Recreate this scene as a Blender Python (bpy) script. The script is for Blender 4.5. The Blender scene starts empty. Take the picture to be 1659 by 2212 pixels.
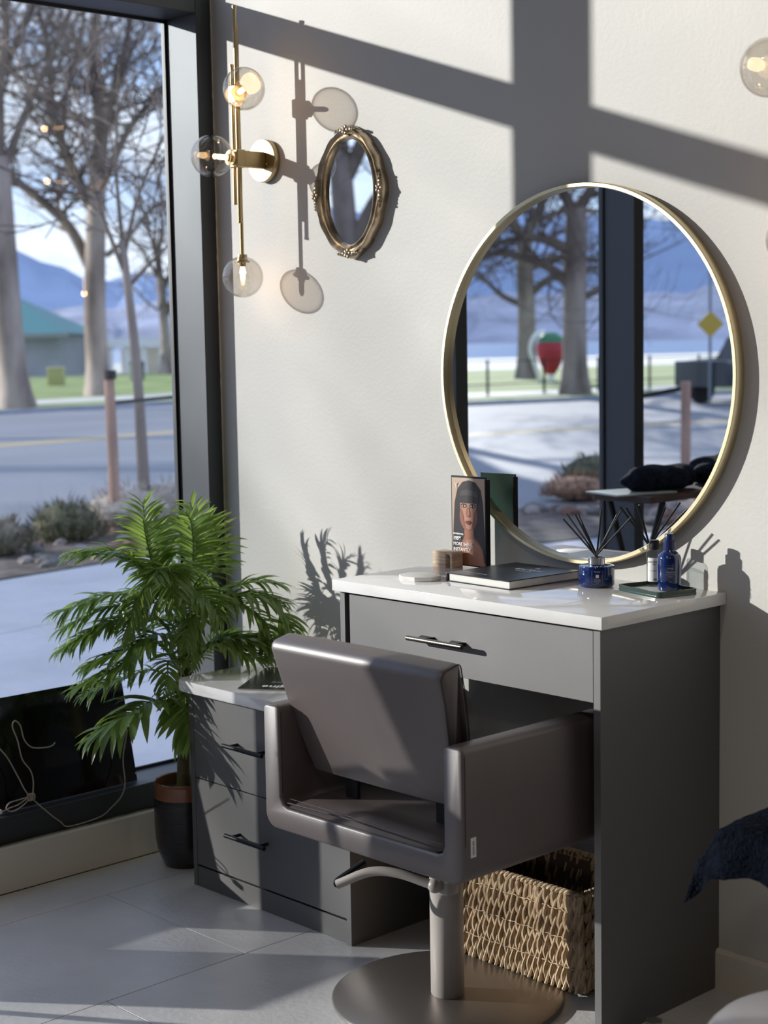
import bpy, bmesh, math, random
from mathutils import Vector, Matrix
R = random.Random(7)
SC = bpy.context.scene
COL = SC.collection
PI = math.pi
# ------------------------------------------------------------------ camera, sky, sun, exposure
cam_d = bpy.data.cameras.new('camera'); cam = bpy.data.objects.new('camera', cam_d); COL.objects.link(cam); SC.camera = cam
YAW, PITCH, ROLL = 0.81638, -0.10457, -0.01787
fw = Vector((-math.sin(YAW)*math.cos(PITCH), math.cos(YAW)*math.cos(PITCH), math.sin(PITCH)))
r0 = Vector((math.cos(YAW), math.sin(YAW), 0)); u0 = r0.cross(fw)
rt = math.cos(ROLL)*r0 + math.sin(ROLL)*u0; up = -math.sin(ROLL)*r0 + math.cos(ROLL)*u0
cam.matrix_world = Matrix(((rt.x, up.x, -fw.x, 3.8059), (rt.y, up.y, -fw.y, -2.9590), (rt.z, up.z, -fw.z, 1.4713), (0, 0, 0, 1)))
cam_d.sensor_fit = 'HORIZONTAL'; cam_d.sensor_width = 36; cam_d.lens = 3468.43/1659*36
cam_d.clip_start = 0.05; cam_d.clip_end = 9000
cam_d.dof.use_dof = True; cam_d.dof.focus_distance = 3.75; cam_d.dof.aperture_fstop = 5.6
vs = SC.view_settings; vs.view_transform = 'Standard'; vs.look = 'None'; vs.gamma = 1; vs.use_curve_mapping = False; vs.exposure = 0.10
SC.cycles.caustics_reflective = False; SC.cycles.caustics_refractive = False
SC.cycles.transparent_max_bounces = 24; SC.cycles.max_bounces = 10; SC.cycles.diffuse_bounces = 5

SUN_DIR = Vector((1, .765, -.333)).normalized()
W = bpy.data.worlds.new('sky'); SC.world = W; W.use_nodes = True
nt = W.node_tree; nt.nodes.clear()
def N(nt, t, **k):
    n = nt.nodes.new(t)
    for a, v in k.items(): setattr(n, a, v)
    return n
wo = N(nt, 'ShaderNodeOutputWorld'); bg = N(nt, 'ShaderNodeBackground'); bg.inputs[1].default_value = 1.35
tc = N(nt, 'ShaderNodeTexCoord'); sp = N(nt, 'ShaderNodeSeparateXYZ'); nt.links.new(tc.outputs['Generated'], sp.inputs[0])
mr = N(nt, 'ShaderNodeMapRange'); mr.inputs[1].default_value = 0.0; mr.inputs[2].default_value = 0.55
nt.links.new(sp.outputs[2], mr.inputs[0])
cr = N(nt, 'ShaderNodeValToRGB'); e = cr.color_ramp.elements
e[0].position = 0; e[0].color = (.60, .76, 1.0, 1); e[1].position = 1; e[1].color = (.13, .27, .62, 1)
m_ = e.new(.35); m_.color = (.36, .56, .98, 1)
nt.links.new(mr.outputs[0], cr.inputs[0])
mp = N(nt, 'ShaderNodeMapping'); mp.inputs['Scale'].default_value = (5, 5, 16); nt.links.new(tc.outputs['Generated'], mp.inputs[0])
cn = N(nt, 'ShaderNodeTexNoise'); cn.inputs['Scale'].default_value = 1.5; cn.inputs['Detail'].default_value = 6; nt.links.new(mp.outputs[0], cn.inputs[0])
cc = N(nt, 'ShaderNodeValToRGB'); cc.color_ramp.elements[0].position = .40; cc.color_ramp.elements[1].position = .62; nt.links.new(cn.outputs[0], cc.inputs[0])
mx = N(nt, 'ShaderNodeMix', data_type='RGBA'); mx.inputs[7].default_value = (.84, .91, 1.04, 1)
nt.links.new(cc.outputs[0], mx.inputs[0]); nt.links.new(cr.outputs[0], mx.inputs[6])
nt.links.new(mx.outputs[2], bg.inputs[0]); nt.links.new(bg.outputs[0], wo.inputs[0])
sd = bpy.data.lights.new('sun', 'SUN'); sd.energy = 6.3; sd.angle = math.radians(.6); sd.color = (1, .955, .90)
so = bpy.data.objects.new('sun', sd); COL.objects.link(so); so.rotation_euler = SUN_DIR.to_track_quat('-Z', 'Y').to_euler(); so.location = (-20, -16, 9)
for lx, ly in ((2.2, -2.6), (4.6, -2.6), (2.2, -5.4), (4.6, -5.4)):       # ceiling downlights of the room
    ld = bpy.data.lights.new('ceiling_lamp', 'AREA'); ld.shape = 'DISK'; ld.size = .16; ld.energy = 7; ld.color = (1, .86, .70)
    lo = bpy.data.objects.new('ceiling_lamp', ld); COL.objects.link(lo); lo.location = (lx, ly, 3.28)

# ------------------------------------------------------------------ materials
MATS = {}
def mat(name, col, rough=.5, metal=0., spec=.5, bump=0., bscale=50., var=0., vscale=4., ior=None, coat=0., trans=0., stretch=(1, 1, 1), col2=None, detail=4):
    if name in MATS: return MATS[name]
    m = bpy.data.materials.new(name); m.use_nodes = True; nt = m.node_tree; b = nt.nodes['Principled BSDF']
    b.inputs['Base Color'].default_value = (*col, 1); b.inputs['Roughness'].default_value = rough; b.inputs['Metallic'].default_value = metal
    b.inputs['Specular IOR Level'].default_value = spec; b.inputs['Coat Weight'].default_value = coat; b.inputs['Coat Roughness'].default_value = .08
    if ior: b.inputs['IOR'].default_value = ior
    if trans: b.inputs['Transmission Weight'].default_value = trans
    if bump or var or col2:
        t = N(nt, 'ShaderNodeTexCoord'); mp = N(nt, 'ShaderNodeMapping'); mp.inputs['Scale'].default_value = stretch; nt.links.new(t.outputs['Object'], mp.inputs[0])
    if var or col2:
        n = N(nt, 'ShaderNodeTexNoise'); n.inputs['Scale'].default_value = vscale; n.inputs['Detail'].default_value = detail; nt.links.new(mp.outputs[0], n.inputs[0])
        c = N(nt, 'ShaderNodeValToRGB'); c.color_ramp.elements[0].position = .35; c.color_ramp.elements[1].position = .65
        a = tuple(x*(1-var) for x in col); d = col2 if col2 else tuple(min(1, x*(1+var)) for x in col)
        c.color_ramp.elements[0].color = (*a, 1); c.color_ramp.elements[1].color = (*d, 1)
        nt.links.new(n.outputs[0], c.inputs[0]); nt.links.new(c.outputs[0], b.inputs['Base Color'])
    if bump:
        n2 = N(nt, 'ShaderNodeTexNoise'); n2.inputs['Scale'].default_value = bscale; n2.inputs['Detail'].default_value = 3; nt.links.new(mp.outputs[0], n2.inputs[0])
        bp = N(nt, 'ShaderNodeBump'); bp.inputs['Strength'].default_value = bump; bp.inputs['Distance'].default_value = .01
        nt.links.new(n2.outputs[0], bp.inputs['Height']); nt.links.new(bp.outputs[0], b.inputs['Normal'])
    MATS[name] = m; return m
def emis(name, col, s):
    if name in MATS: return MATS[name]
    m = bpy.data.materials.new(name); m.use_nodes = True; b = m.node_tree.nodes['Principled BSDF']
    b.inputs['Base Color'].default_value = (*col, 1); b.inputs['Emission Color'].default_value = (*col, 1); b.inputs['Emission Strength'].default_value = s
    MATS[name] = m; return m
def sheet_glass(name, tint, ior=1.45, rough=0.):            # thin pane or shell: fresnel mix of clear pass-through and reflection
    if name in MATS: return MATS[name]
    m = bpy.data.materials.new(name); m.use_nodes = True; nt = m.node_tree; nt.nodes.clear()
    o = N(nt, 'ShaderNodeOutputMaterial'); t = N(nt, 'ShaderNodeBsdfTransparent'); g = N(nt, 'ShaderNodeBsdfGlossy'); lw = N(nt, 'ShaderNodeLayerWeight'); x = N(nt, 'ShaderNodeMixShader')
    t.inputs[0].default_value = (*tint, 1); g.inputs['Roughness'].default_value = rough; lw.inputs[0].default_value = .5
    f0 = ((ior-1)/(ior+1))**2; pw = N(nt, 'ShaderNodeMath', operation='POWER'); pw.inputs[1].default_value = 4.0
    f = N(nt, 'ShaderNodeMath', operation='MULTIPLY_ADD'); f.inputs[1].default_value = (1-f0)*.8; f.inputs[2].default_value = f0
    nt.links.new(lw.outputs['Facing'], pw.inputs[0]); nt.links.new(pw.outputs[0], f.inputs[0])
    nt.links.new(f.outputs[0], x.inputs[0]); nt.links.new(t.outputs[0], x.inputs[1]); nt.links.new(g.outputs[0], x.inputs[2]); nt.links.new(x.outputs[0], o.inputs[0])
    MATS[name] = m; return m
def leafmat(name, a, b, tr, mixf=.38, rough=.33):
    if name in MATS: return MATS[name]
    m = bpy.data.materials.new(name); m.use_nodes = True; nt = m.node_tree; p = nt.nodes['Principled BSDF']; o = nt.nodes['Material Output']
    oi = N(nt, 'ShaderNodeObjectInfo'); t = N(nt, 'ShaderNodeTexCoord'); n = N(nt, 'ShaderNodeTexNoise'); n.inputs['Scale'].default_value = 14
    nt.links.new(t.outputs['Object'], n.inputs[0])
    ad = N(nt, 'ShaderNodeMath', operation='ADD'); mu = N(nt, 'ShaderNodeMath', operation='MULTIPLY'); mu.inputs[1].default_value = .5
    nt.links.new(oi.outputs['Random'], ad.inputs[0]); nt.links.new(n.outputs[0], ad.inputs[1]); nt.links.new(ad.outputs[0], mu.inputs[0])
    c = N(nt, 'ShaderNodeMix', data_type='RGBA'); c.inputs[6].default_value = (*a, 1); c.inputs[7].default_value = (*b, 1); nt.links.new(mu.outputs[0], c.inputs[0])
    nt.links.new(c.outputs[2], p.inputs['Base Color']); p.inputs['Roughness'].default_value = rough
    tl = N(nt, 'ShaderNodeBsdfTranslucent'); tl.inputs[0].default_value = (*tr, 1)
    x = N(nt, 'ShaderNodeMixShader'); x.inputs[0].default_value = mixf; nt.links.new(p.outputs[0], x.inputs[1]); nt.links.new(tl.outputs[0], x.inputs[2]); nt.links.new(x.outputs[0], o.inputs[0])
    MATS[name] = m; return m

M_WALL = mat('wall_paint', (.585, .572, .545), .6, spec=.4, bump=.06, bscale=90)
M_WALLW = mat('trim_paint', (.72, .68, .60), .45)
M_FRAME = mat('anodised_frame', (.070, .076, .084), .5, metal=.6, spec=.5, bump=.02, bscale=300)
M_RUB = mat('black_rubber', (.012, .012, .014), .5)
M_LAM = mat('charcoal_laminate', (.050, .046, .047), .58, ior=2.3, spec=.5, bump=.03, bscale=500, var=.06, vscale=3)
M_LAMD = mat('dark_laminate', (.030, .027, .028), .5, spec=.4)
M_QUARTZ = mat('white_quartz', (.84, .83, .82), .08, spec=.5, var=.04, vscale=6)
M_TILE = mat('floor_porcelain', (.62, .61, .61), .38, spec=.5, bump=.10, bscale=60, var=.07, vscale=5, detail=8)
M_GROUT = mat('grout', (.10, .09, .08), .8)
M_LEATH = mat('taupe_leather', (.088, .067, .065), .48, ior=2.0, spec=.5, bump=.05, bscale=700, var=.04, vscale=12)
M_SEAM = mat('dark_thread', (.05, .04, .04), .7)
M_BRASS = mat('brushed_brass', (.46, .36, .20), .36, metal=1, bump=.02, bscale=400, stretch=(1, 1, 8))
M_GOLD = mat('champagne_gold', (.72, .62, .40), .38, metal=1, bump=.03, bscale=500)
M_ANTQ = mat('antique_gold', (.46, .37, .26), .30, metal=.9, var=.35, vscale=30)
M_MIRR = mat('mirror_silver', (.93, .94, .95), .0, metal=1)
M_PANE = sheet_glass('window_glass', (.93, .96, .96), 1.5)
M_GLOBE = sheet_glass('globe_glass', (.95, .935, .91), 1.75)
M_BULB = emis('bulb_filament', (1, .66, .36), 7)
M_BLK = mat('black_metal', (.012, .013, .016), .5, metal=0, spec=.3)
M_BRONZE = mat('bronze_metal', (.20, .17, .14), .28, metal=1)
M_STEEL = mat('taupe_steel', (.36, .32, .29), .36, metal=.85, bump=.02, bscale=300)
M_COLUMN = mat('warm_grey_lacquer', (.42, .385, .36), .38, spec=.5)
M_SCREEN = mat('black_gloss', (.004, .004, .005), .07, spec=.5)
M_ROPE = mat('beige_rope', (.50, .44, .38), .8, bump=.5, bscale=400)
M_WHITE = mat('white_plastic', (.8, .8, .8), .4)
M_PAPER = mat('page_white', (.78, .76, .72), .8, bump=.2, bscale=200, stretch=(.2, .2, 30))
M_COVER = mat('ink_cover', (.020, .024, .034), .35, spec=.5)
M_SILV = mat('foil_silver', (.55, .56, .6), .4, metal=.3)
M_WOOD = mat('pale_oak', (.66, .50, .36), .55, var=.28, vscale=18, stretch=(1, 1, 9), bump=.1, bscale=60)
M_PINK = M_WHITE

# ------------------------------------------------------------------ mesh helpers
def tmp(): return bmesh.new()
def box(bm, a, b, bev=0, seg=2):
    a = Vector(a); b = Vector(b)
    r = bmesh.ops.create_cube(bm, size=1); vs_ = r['verts']; c = (a+b)/2; s = b-a
    for v in vs_: v.co = Vector((v.co.x*s.x, v.co.y*s.y, v.co.z*s.z)) + c
    if bev:
        es = list({ed for v in vs_ for ed in v.link_edges})
        bmesh.ops.bevel(bm, geom=es, offset=bev, segments=seg, profile=.5, affect='EDGES')
    return bm
def frame_of(d):
    d = d.normalized(); a = Vector((0, 0, 1)) if abs(d.z) < .9 else Vector((1, 0, 0))
    x = d.cross(a).normalized(); return x, d.cross(x).normalized()
def tube(bm, pts, rad, seg=8, closed=False, cap=True):
    pts = [Vector(p) for p in pts]; n = len(pts)
    rad = rad if hasattr(rad, '__len__') else [rad]*n
    rings = []; px = None
    for i, p in enumerate(pts):
        if closed: d = pts[(i+1) % n]-pts[i-1]
        else: d = pts[min(i+1, n-1)]-pts[max(i-1, 0)]
        if d.length < 1e-9: d = Vector((0, 0, 1))
        d.normalize()
        if px is None: x, y = frame_of(d)
        else:
            x = (px - d*px.dot(d))
            x = x.normalized() if x.length > 1e-6 else frame_of(d)[0]
            y = d.cross(x)
        px = x
        rings.append([bm.verts.new(p + (x*math.cos(2*PI*k/seg)+y*math.sin(2*PI*k/seg))*rad[i]) for k in range(seg)])
    m = n if closed else n-1
    for i in range(m):
        A = rings[i]; B = rings[(i+1) % n]
        for k in range(seg): bm.faces.new((A[k], A[(k+1) % seg], B[(k+1) % seg], B[k]))
    if cap and not closed:
        bm.faces.new(rings[0][::-1]); bm.faces.new(rings[-1])
    return bm
def cyl(bm, a, b, r, seg=24, r2=None): return tube(bm, [a, b], [r, r if r2 is None else r2], seg)
def lathe(bm, prof, c=(0, 0, 0), seg=32, sx=1, sy=1, axis='z'):
    c = Vector(c); rings = []
    for r, z in prof:
        ring = []
        for k in range(seg):
            t = 2*PI*k/seg; p = Vector((r*math.cos(t)*sx, r*math.sin(t)*sy, z))
            if axis == 'y': p = Vector((p.x, -p.z, p.y))
            ring.append(bm.verts.new(c+p))
        rings.append(ring)
    for A, B in zip(rings, rings[1:]):
        for k in range(seg): bm.faces.new((A[k], A[(k+1) % seg], B[(k+1) % seg], B[k]))
    if prof[0][0] > 1e-6: bm.faces.new(rings[0][::-1])
    if prof[-1][0] > 1e-6: bm.faces.new(rings[-1])
    return bm
def prism(bm, poly, lo, hi, axis='z', bev=0, seg=2):
    def P(a, b, c): return {'z': (a, b, c), 'y': (a, c, b), 'x': (c, a, b)}[axis]
    A = [bm.verts.new(P(a, b, lo)) for a, b in poly]; B = [bm.verts.new(P(a, b, hi)) for a, b in poly]; n = len(poly)
    f = [bm.faces.new(A[::-1]), bm.faces.new(B)]
    for i in range(n): f.append(bm.faces.new((A[i], A[(i+1) % n], B[(i+1) % n], B[i])))
    if bev:
        es = [e for ff in f[:2] for e in ff.edges]
        bmesh.ops.bevel(bm, geom=list(set(es)), offset=bev, segments=seg, profile=.5, affect='EDGES')
    return bm
def sphere(bm, c, r, u=24, v=16):
    res = bmesh.ops.create_uvsphere(bm, u_segments=u, v_segments=v, radius=1)
    rr = r if hasattr(r, '__len__') else (r, r, r)
    for q in res['verts']: q.co = Vector((q.co.x*rr[0], q.co.y*rr[1], q.co.z*rr[2])) + Vector(c)
    return bm
def rrect(x0, y0, x1, y1, r, n=5, corners=(1, 1, 1, 1)):
    out = []
    for i, (cx, cy, a) in enumerate(((x1, y0, -90), (x1, y1, 0), (x0, y1, 90), (x0, y0, 180))):
        if not corners[i] or r == 0: out.append((cx, cy)); continue
        ox = cx-r if cx == x1 else cx+r; oy = cy-r if cy == y1 else cy+r
        for k in range(n+1):
            t = math.radians(a+90*k/n); out.append((ox+r*math.cos(t), oy+r*math.sin(t)))
    return out
def bez(pts, n):
    pts = [Vector(p) for p in pts]; m = len(pts)-1; out = []
    P = [pts[0]*2-pts[1]]+pts+[pts[-1]*2-pts[-2]]
    for i in range(m):
        a, b, c, d = P[i:i+4]
        for k in range(n):
            t = k/n; out.append(.5*((2*b)+(c-a)*t+(2*a-5*b+4*c-d)*t*t+(3*b-a-3*c+d)*t**3))
    out.append(pts[-1]); return out
def mesh(name, bm, m, smooth=True, ang=35):
    bmesh.ops.recalc_face_normals(bm, faces=bm.faces[:])
    me = bpy.data.meshes.new(name); bm.to_mesh(me); bm.free()
    for mm in (m if isinstance(m, (list, tuple)) else [m]): me.materials.append(mm)
    if smooth:
        me.polygons.foreach_set('use_smooth', [True]*len(me.polygons)); me.set_sharp_from_angle(angle=math.radians(ang))
    return me
def obj(name, bm, m, parent=None, loc=None, smooth=True, ang=35, **props):
    me = bm if isinstance(bm, bpy.types.Mesh) else mesh(name, bm, m, smooth, ang)
    o = bpy.data.objects.new(name, me); COL.objects.link(o)
    if parent is not None: o.parent = parent
    if loc is not None: o.location = loc
    for k, v in props.items(): o[k] = v
    return o
def thing(name, label, cat, loc=(0, 0, 0), rz=0, group=None):
    o = bpy.data.objects.new(name, None); COL.objects.link(o); o.location = loc; o.rotation_euler = (0, 0, rz)
    o.empty_display_size = .05; o['label'] = label; o['category'] = cat
    if group: o['group'] = group
    return o
def tag(o, label, cat, group=None):
    o['label'] = label; o['category'] = cat
    if group: o['group'] = group
    return o
def struct(name, bm, m, parent=None, **k):
    o = obj(name, bm, m, parent, **k)
    if parent is None: o['kind'] = 'structure'
    return o
def clone(o, parent=None, loc=None, rz=None):
    c = o.copy(); COL.objects.link(c)
    if parent is not None: c.parent = parent
    if loc is not None: c.location = loc
    if rz is not None: c.rotation_euler = (0, 0, rz)
    for ch in [x for x in o.children]: clone(ch, c)
    return c
def text(name, s, size, m, parent, mw, ext=.0003, align='LEFT', bold=0):
    cu = bpy.data.curves.new(name, 'FONT'); cu.body = s; cu.size = size; cu.extrude = ext; cu.align_x = align; cu.offset = bold; cu.resolution_u = 2
    cu.materials.append(m); to = bpy.data.objects.new('t', cu); COL.objects.link(to)
    dg = bpy.context.evaluated_depsgraph_get(); me = bpy.data.meshes.new_from_object(to.evaluated_get(dg)); me.name = name
    bpy.data.objects.remove(to); bpy.data.curves.remove(cu)
    o = bpy.data.objects.new(name, me); COL.objects.link(o)
    if parent is not None: o.parent = parent
    o.matrix_local = mw; return o
def M4(x, y, o):
    x = Vector(x).normalized(); y = Vector(y).normalized(); z = x.cross(y)
    return Matrix(((x.x, y.x, z.x, o[0]), (x.y, y.y, z.y, o[1]), (x.z, y.z, z.z, o[2]), (0, 0, 0, 1)))

# ------------------------------------------------------------------ room shell
RX, RY, RZ = 7.0, -8.0, 3.3
fl = struct('floor', box(tmp(), (0, RY, -.12), (RX, 0, -.0015)), M_GROUT)
tile_cache = {}
offs = [-.23, -.63, -1.03]
g = .0011
for c in range(-1, 12):
    x0 = .205+c*.603; x1 = x0+.603
    xa, xb = max(x0, .001)+g, min(x1, RX)-g
    if xb-xa < .02: continue
    y = offs[(c+1) % 3]
    while y < 0: y += 1.2
    while y > RY:
        ya, yb = max(y-1.2, RY)+g, min(y, 0)-g
        if yb-ya > .02:
            k = (round(xb-xa, 3), round(yb-ya, 3))
            if k not in tile_cache:
                tile_cache[k] = mesh('tile', box(tmp(), (0, 0, -.009), (xb-xa, yb-ya, 0), .0008, 1), M_TILE)
            obj('tile', tile_cache[k], None, fl, (xa, ya, R.uniform(-.0002, .0001)))
        y -= 1.2
struct('wall_back', box(tmp(), (-.045, 0, 0), (RX, .2, RZ)), M_WALL)
M_DARKW = mat('dark_unseen_wall', (.10, .095, .09), .8)  # walls out of view, toned dark to cut bounce light in the room
struct('wall_right', box(tmp(), (RX, RY, 0), (RX+.2, .2, RZ)), M_DARKW)
struct('wall_front', box(tmp(), (-.045, RY-.2, 0), (RX+.2, RY, RZ)), M_DARKW)
struct('ceiling', box(tmp(), (-.25, RY-.2, RZ), (RX+.2, .2, RZ+.2)), mat('ceiling_paint', (.30, .29, .28), .8))
bb = prism(tmp(), [(-.0135, 0), (0, 0), (0, .092), (-.006, .092), (-.0135, .083)], 1.730, RX, 'x')
struct('baseboard_back', bb, M_WALLW)
cb = box(tmp(), (-.018, RY, 0), (0, -.001, .126), .002, 1)
struct('baseboard_left', cb, M_WALLW)
struct('wall_left', box(tmp(), (-.24, RY, -.2), (-.018, -.001, .120)), mat('sill_stone', (.34, .33, .28), .8, bump=.5, bscale=30, var=.25, vscale=20))
# window wall: frame of sill, jamb, transom, mullions; panes between
win = struct('window_1', box(tmp(), (-.22, RY, .122), (-.045, -.0005, .197), .002, 1), M_FRAME)
wj = tmp(); box(wj, (-.22, -.056, .1975), (-.045, -.0005, RZ), .0015, 1); obj('jamb', wj, M_FRAME, win)
wt = tmp(); box(wt, (-.22, RY, 2.437), (-.045, -.0565, 2.487), .0015, 1); obj('transom', wt, M_FRAME, win)
wh = tmp(); box(wh, (-.22, RY, 3.22), (-.045, -.0565, RZ), .0015, 1); obj('head_rail', wh, M_FRAME, win)
ys = [-.0565]+[-1.065-.985*i for i in range(7)]
for i, y in enumerate(ys[1:]):
    for z0, z1 in ((.1975, 2.4365), (2.4875, 3.2195)):
        b = tmp(); box(b, (-.22, y-.03, z0), (-.045, y+.03, z1), .0015, 1)
        obj('mullion', b, M_FRAME, win)
edges = [(-.0565)] + [v for y in ys[1:] for v in (y+.03, y-.03)] + [RY]
for i in range(0, len(edges)-1, 2):
    hi, lo = edges[i], edges[i+1]
    for z0, z1 in ((.1975, 2.4365), (2.4875, 3.2195)):
        b = tmp(); v = [b.verts.new(p) for p in ((-.206, lo, z0), (-.206, hi, z0), (-.206, hi, z1), (-.206, lo, z1))]; b.faces.new(v)
        obj('pane', b, M_PANE, win, smooth=False)
        gk = tmp()
        for (ya, yb) in ((lo, lo+.008), (hi-.008, hi)):
            box(gk, (-.198, ya, z0), (-.19, yb, z1)); 
        box(gk, (-.198, lo, z0), (-.19, hi, z0+.008)); box(gk, (-.198, lo, z1-.008), (-.19, hi, z1))
        obj('gasket', gk, M_RUB, win)
# ragged sealant bead where frame meets painted wall
ck = tmp(); pts = []; rr = []
for i in range(160):
    z = .2+i*(2.9/159); pts.append((-.0445+R.uniform(-.0006, .0006), -.0015, z)); rr.append(.0016+R.uniform(-.0005, .0008)+(.0014 if R.random() < .08 else 0))
tube(ck, pts, rr, 5); struct('trim_1', ck, mat('sealant', (.72, .68, .58), .8))
for lx, ly, lw in ((2.2, -2.6, 'nearest the window and the mirror wall'), (4.6, -2.6, 'nearest the mirror wall, away from the window'), (2.2, -5.4, 'by the window at the far end of the room'), (4.6, -5.4, 'deep in the room away from window and mirror')):
    t = thing('downlight', 'round white recessed ceiling downlight '+lw, 'light', (lx, ly, RZ-.001), 0, 'ceiling downlights')
    b = tmp(); tube(b, [(.1*math.cos(a*PI/16), .1*math.sin(a*PI/16), 0) for a in range(32)], .008, 6, closed=True); obj('rim', b, M_WHITE, t)

# ------------------------------------------------------------------ outdoors (bands run along E1, distance n = x + .18 y)
E1 = Vector((-.18, 1, 0)).normalized(); E2 = Vector((1, .18, 0)).normalized()
def out(s, n, z=0): p = E1*s + E2*(n/1.016); return Vector((p.x, p.y, z))
def band(bm, s0, s1, n0, n1, z0, z1):
    q = [out(s0, n0), out(s1, n0), out(s1, n1), out(s0, n1)]
    A = [bm.verts.new((p.x, p.y, z0)) for p in q]; B = [bm.verts.new((p.x, p.y, z1)) for p in q]
    bm.faces.new(A[::-1]); bm.faces.new(B)
    for i in range(4): bm.faces.new((A[i], A[(i+1) % 4], B[(i+1) % 4], B[i]))
    return bm
M_PAVE = mat('pavement_concrete', (.31, .33, .40), .75, bump=.3, bscale=9, var=.09, vscale=1.5, detail=8)
M_ROAD = mat('road_asphalt', (.22, .23, .265), .8, bump=.4, bscale=20, var=.10, vscale=.35, stretch=(1, .25, 1), detail=8)
M_GRASS = mat('winter_lawn', (.24, .30, .10), .95, bump=.6, bscale=30, var=.3, vscale=.5, detail=8)
M_EARTH = mat('bed_earth', (.11, .085, .075), .95, bump=1, bscale=12, var=.5, vscale=5, detail=8)
struct('pavement', band(tmp(), -90, 90, -5.05, 0, -.3, -.02), M_PAVE)['kind'] = 'structure'
pv = bpy.data.objects['pavement']
for i in range(34):                                                  # slab joints as separate slabs along the shopfront
    s0 = -17+i*1.2
    for n0, n1 in ((-1.85, -.30), (-3.4, -1.86), (-4.95, -3.41)):
        b = tmp(); band(b, s0, s0+1.188, n0, n1, -.0195, -.006); obj('slab', b, M_PAVE, pv)
struct('planting_bed', band(tmp(), -90, 90, -7.1, -5.06, -.3, -.01), M_EARTH)
struct('road', band(tmp(), -120, 160, -27, -7.11, -.3, -.03), M_ROAD)
struct('kerb', band(tmp(), -120, 160, -27.3, -27.01, -.3, .06), M_PAVE)
struct('footpath', band(tmp(), -120, 160, -32.5, -29.6, -.3, .05), mat('path_concrete', (.62, .60, .55), .8, var=.08, vscale=.8))
struct('verge', band(tmp(), -120, 160, -29.59, -27.31, -.3, .04), M_GRASS)
struct('lawn', band(tmp(), -160, 260, -62, -32.51, -.3, .05), M_GRASS)
struct('far_shore', band(tmp(), -250, 400, -110, -62.01, -.3, .03), mat('pale_sand', (.62, .60, .55), .9, var=.15, vscale=.2))
struct('lake', band(tmp(), -3000, 3000, -1500, -110.01, -1, -.1), mat('lake_water', (.10, .20, .38), .15, bump=.1, bscale=.5))
rl = tmp(); band(rl, -60, 100, -17.3, -17.12, -.035, -.026); band(rl, -60, 100, -16.95, -16.77, -.035, -.026)
ro = bpy.data.objects['road']; obj('lane_line', rl, mat('yellow_paint', (.62, .46, .20), .7), ro)
# mountains: ridge round the lake
def ridge(name, rad, prof, seed, m):
    rn = random.Random(seed); bm = tmp(); lo = []; hi = []; mid = []
    n = 220; ph = [rn.uniform(0, 6.28) for _ in range(6)]
    for i in range(n):
        az = 95+170*i/(n-1); e = 0
        for (a0, e0), (a1, e1) in zip(prof, prof[1:]):
            if a0 <= az <= a1: e = e0+(e1-e0)*(az-a0)/(a1-a0)
        e += sum(.16/(k+1)*math.sin(az*(.9+k*.83)+ph[k]) for k in range(6))+rn.uniform(-.03, .03)
        e = max(e, .4); c, s = math.cos(math.radians(az)), math.sin(math.radians(az))
        lo.append(bm.verts.new((rad*c, rad*s, -2))); hi.append(bm.verts.new((rad*1.25*c, rad*1.25*s, rad*1.25*math.tan(math.radians(e)))))
        mid.append(bm.verts.new((rad*(1.1+rn.uniform(-.02, .02))*c, rad*1.1*s, rad*1.1*math.tan(math.radians(e*.55)))))
    for i in range(n-1):
        bm.faces.new((lo[i], lo[i+1], mid[i+1], mid[i])); bm.faces.new((mid[i], mid[i+1], hi[i+1], hi[i]))
    return struct(name, bm, m)
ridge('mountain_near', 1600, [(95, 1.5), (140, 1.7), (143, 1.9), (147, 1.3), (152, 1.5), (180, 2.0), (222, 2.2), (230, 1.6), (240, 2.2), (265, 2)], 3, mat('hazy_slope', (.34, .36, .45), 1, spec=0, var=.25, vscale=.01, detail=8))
ridge('mountain_far', 3000, [(95, 2), (140, 2.1), (144.5, 2.35), (147, 2.45), (149.2, 3.5), (151, 3.6), (160, 3.4), (200, 4), (222, 4.6), (235, 4.2), (265, 4)], 9, mat('hazy_mountain', (.33, .41, .58), 1, spec=0, var=.12, vscale=.003, detail=8))

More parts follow.
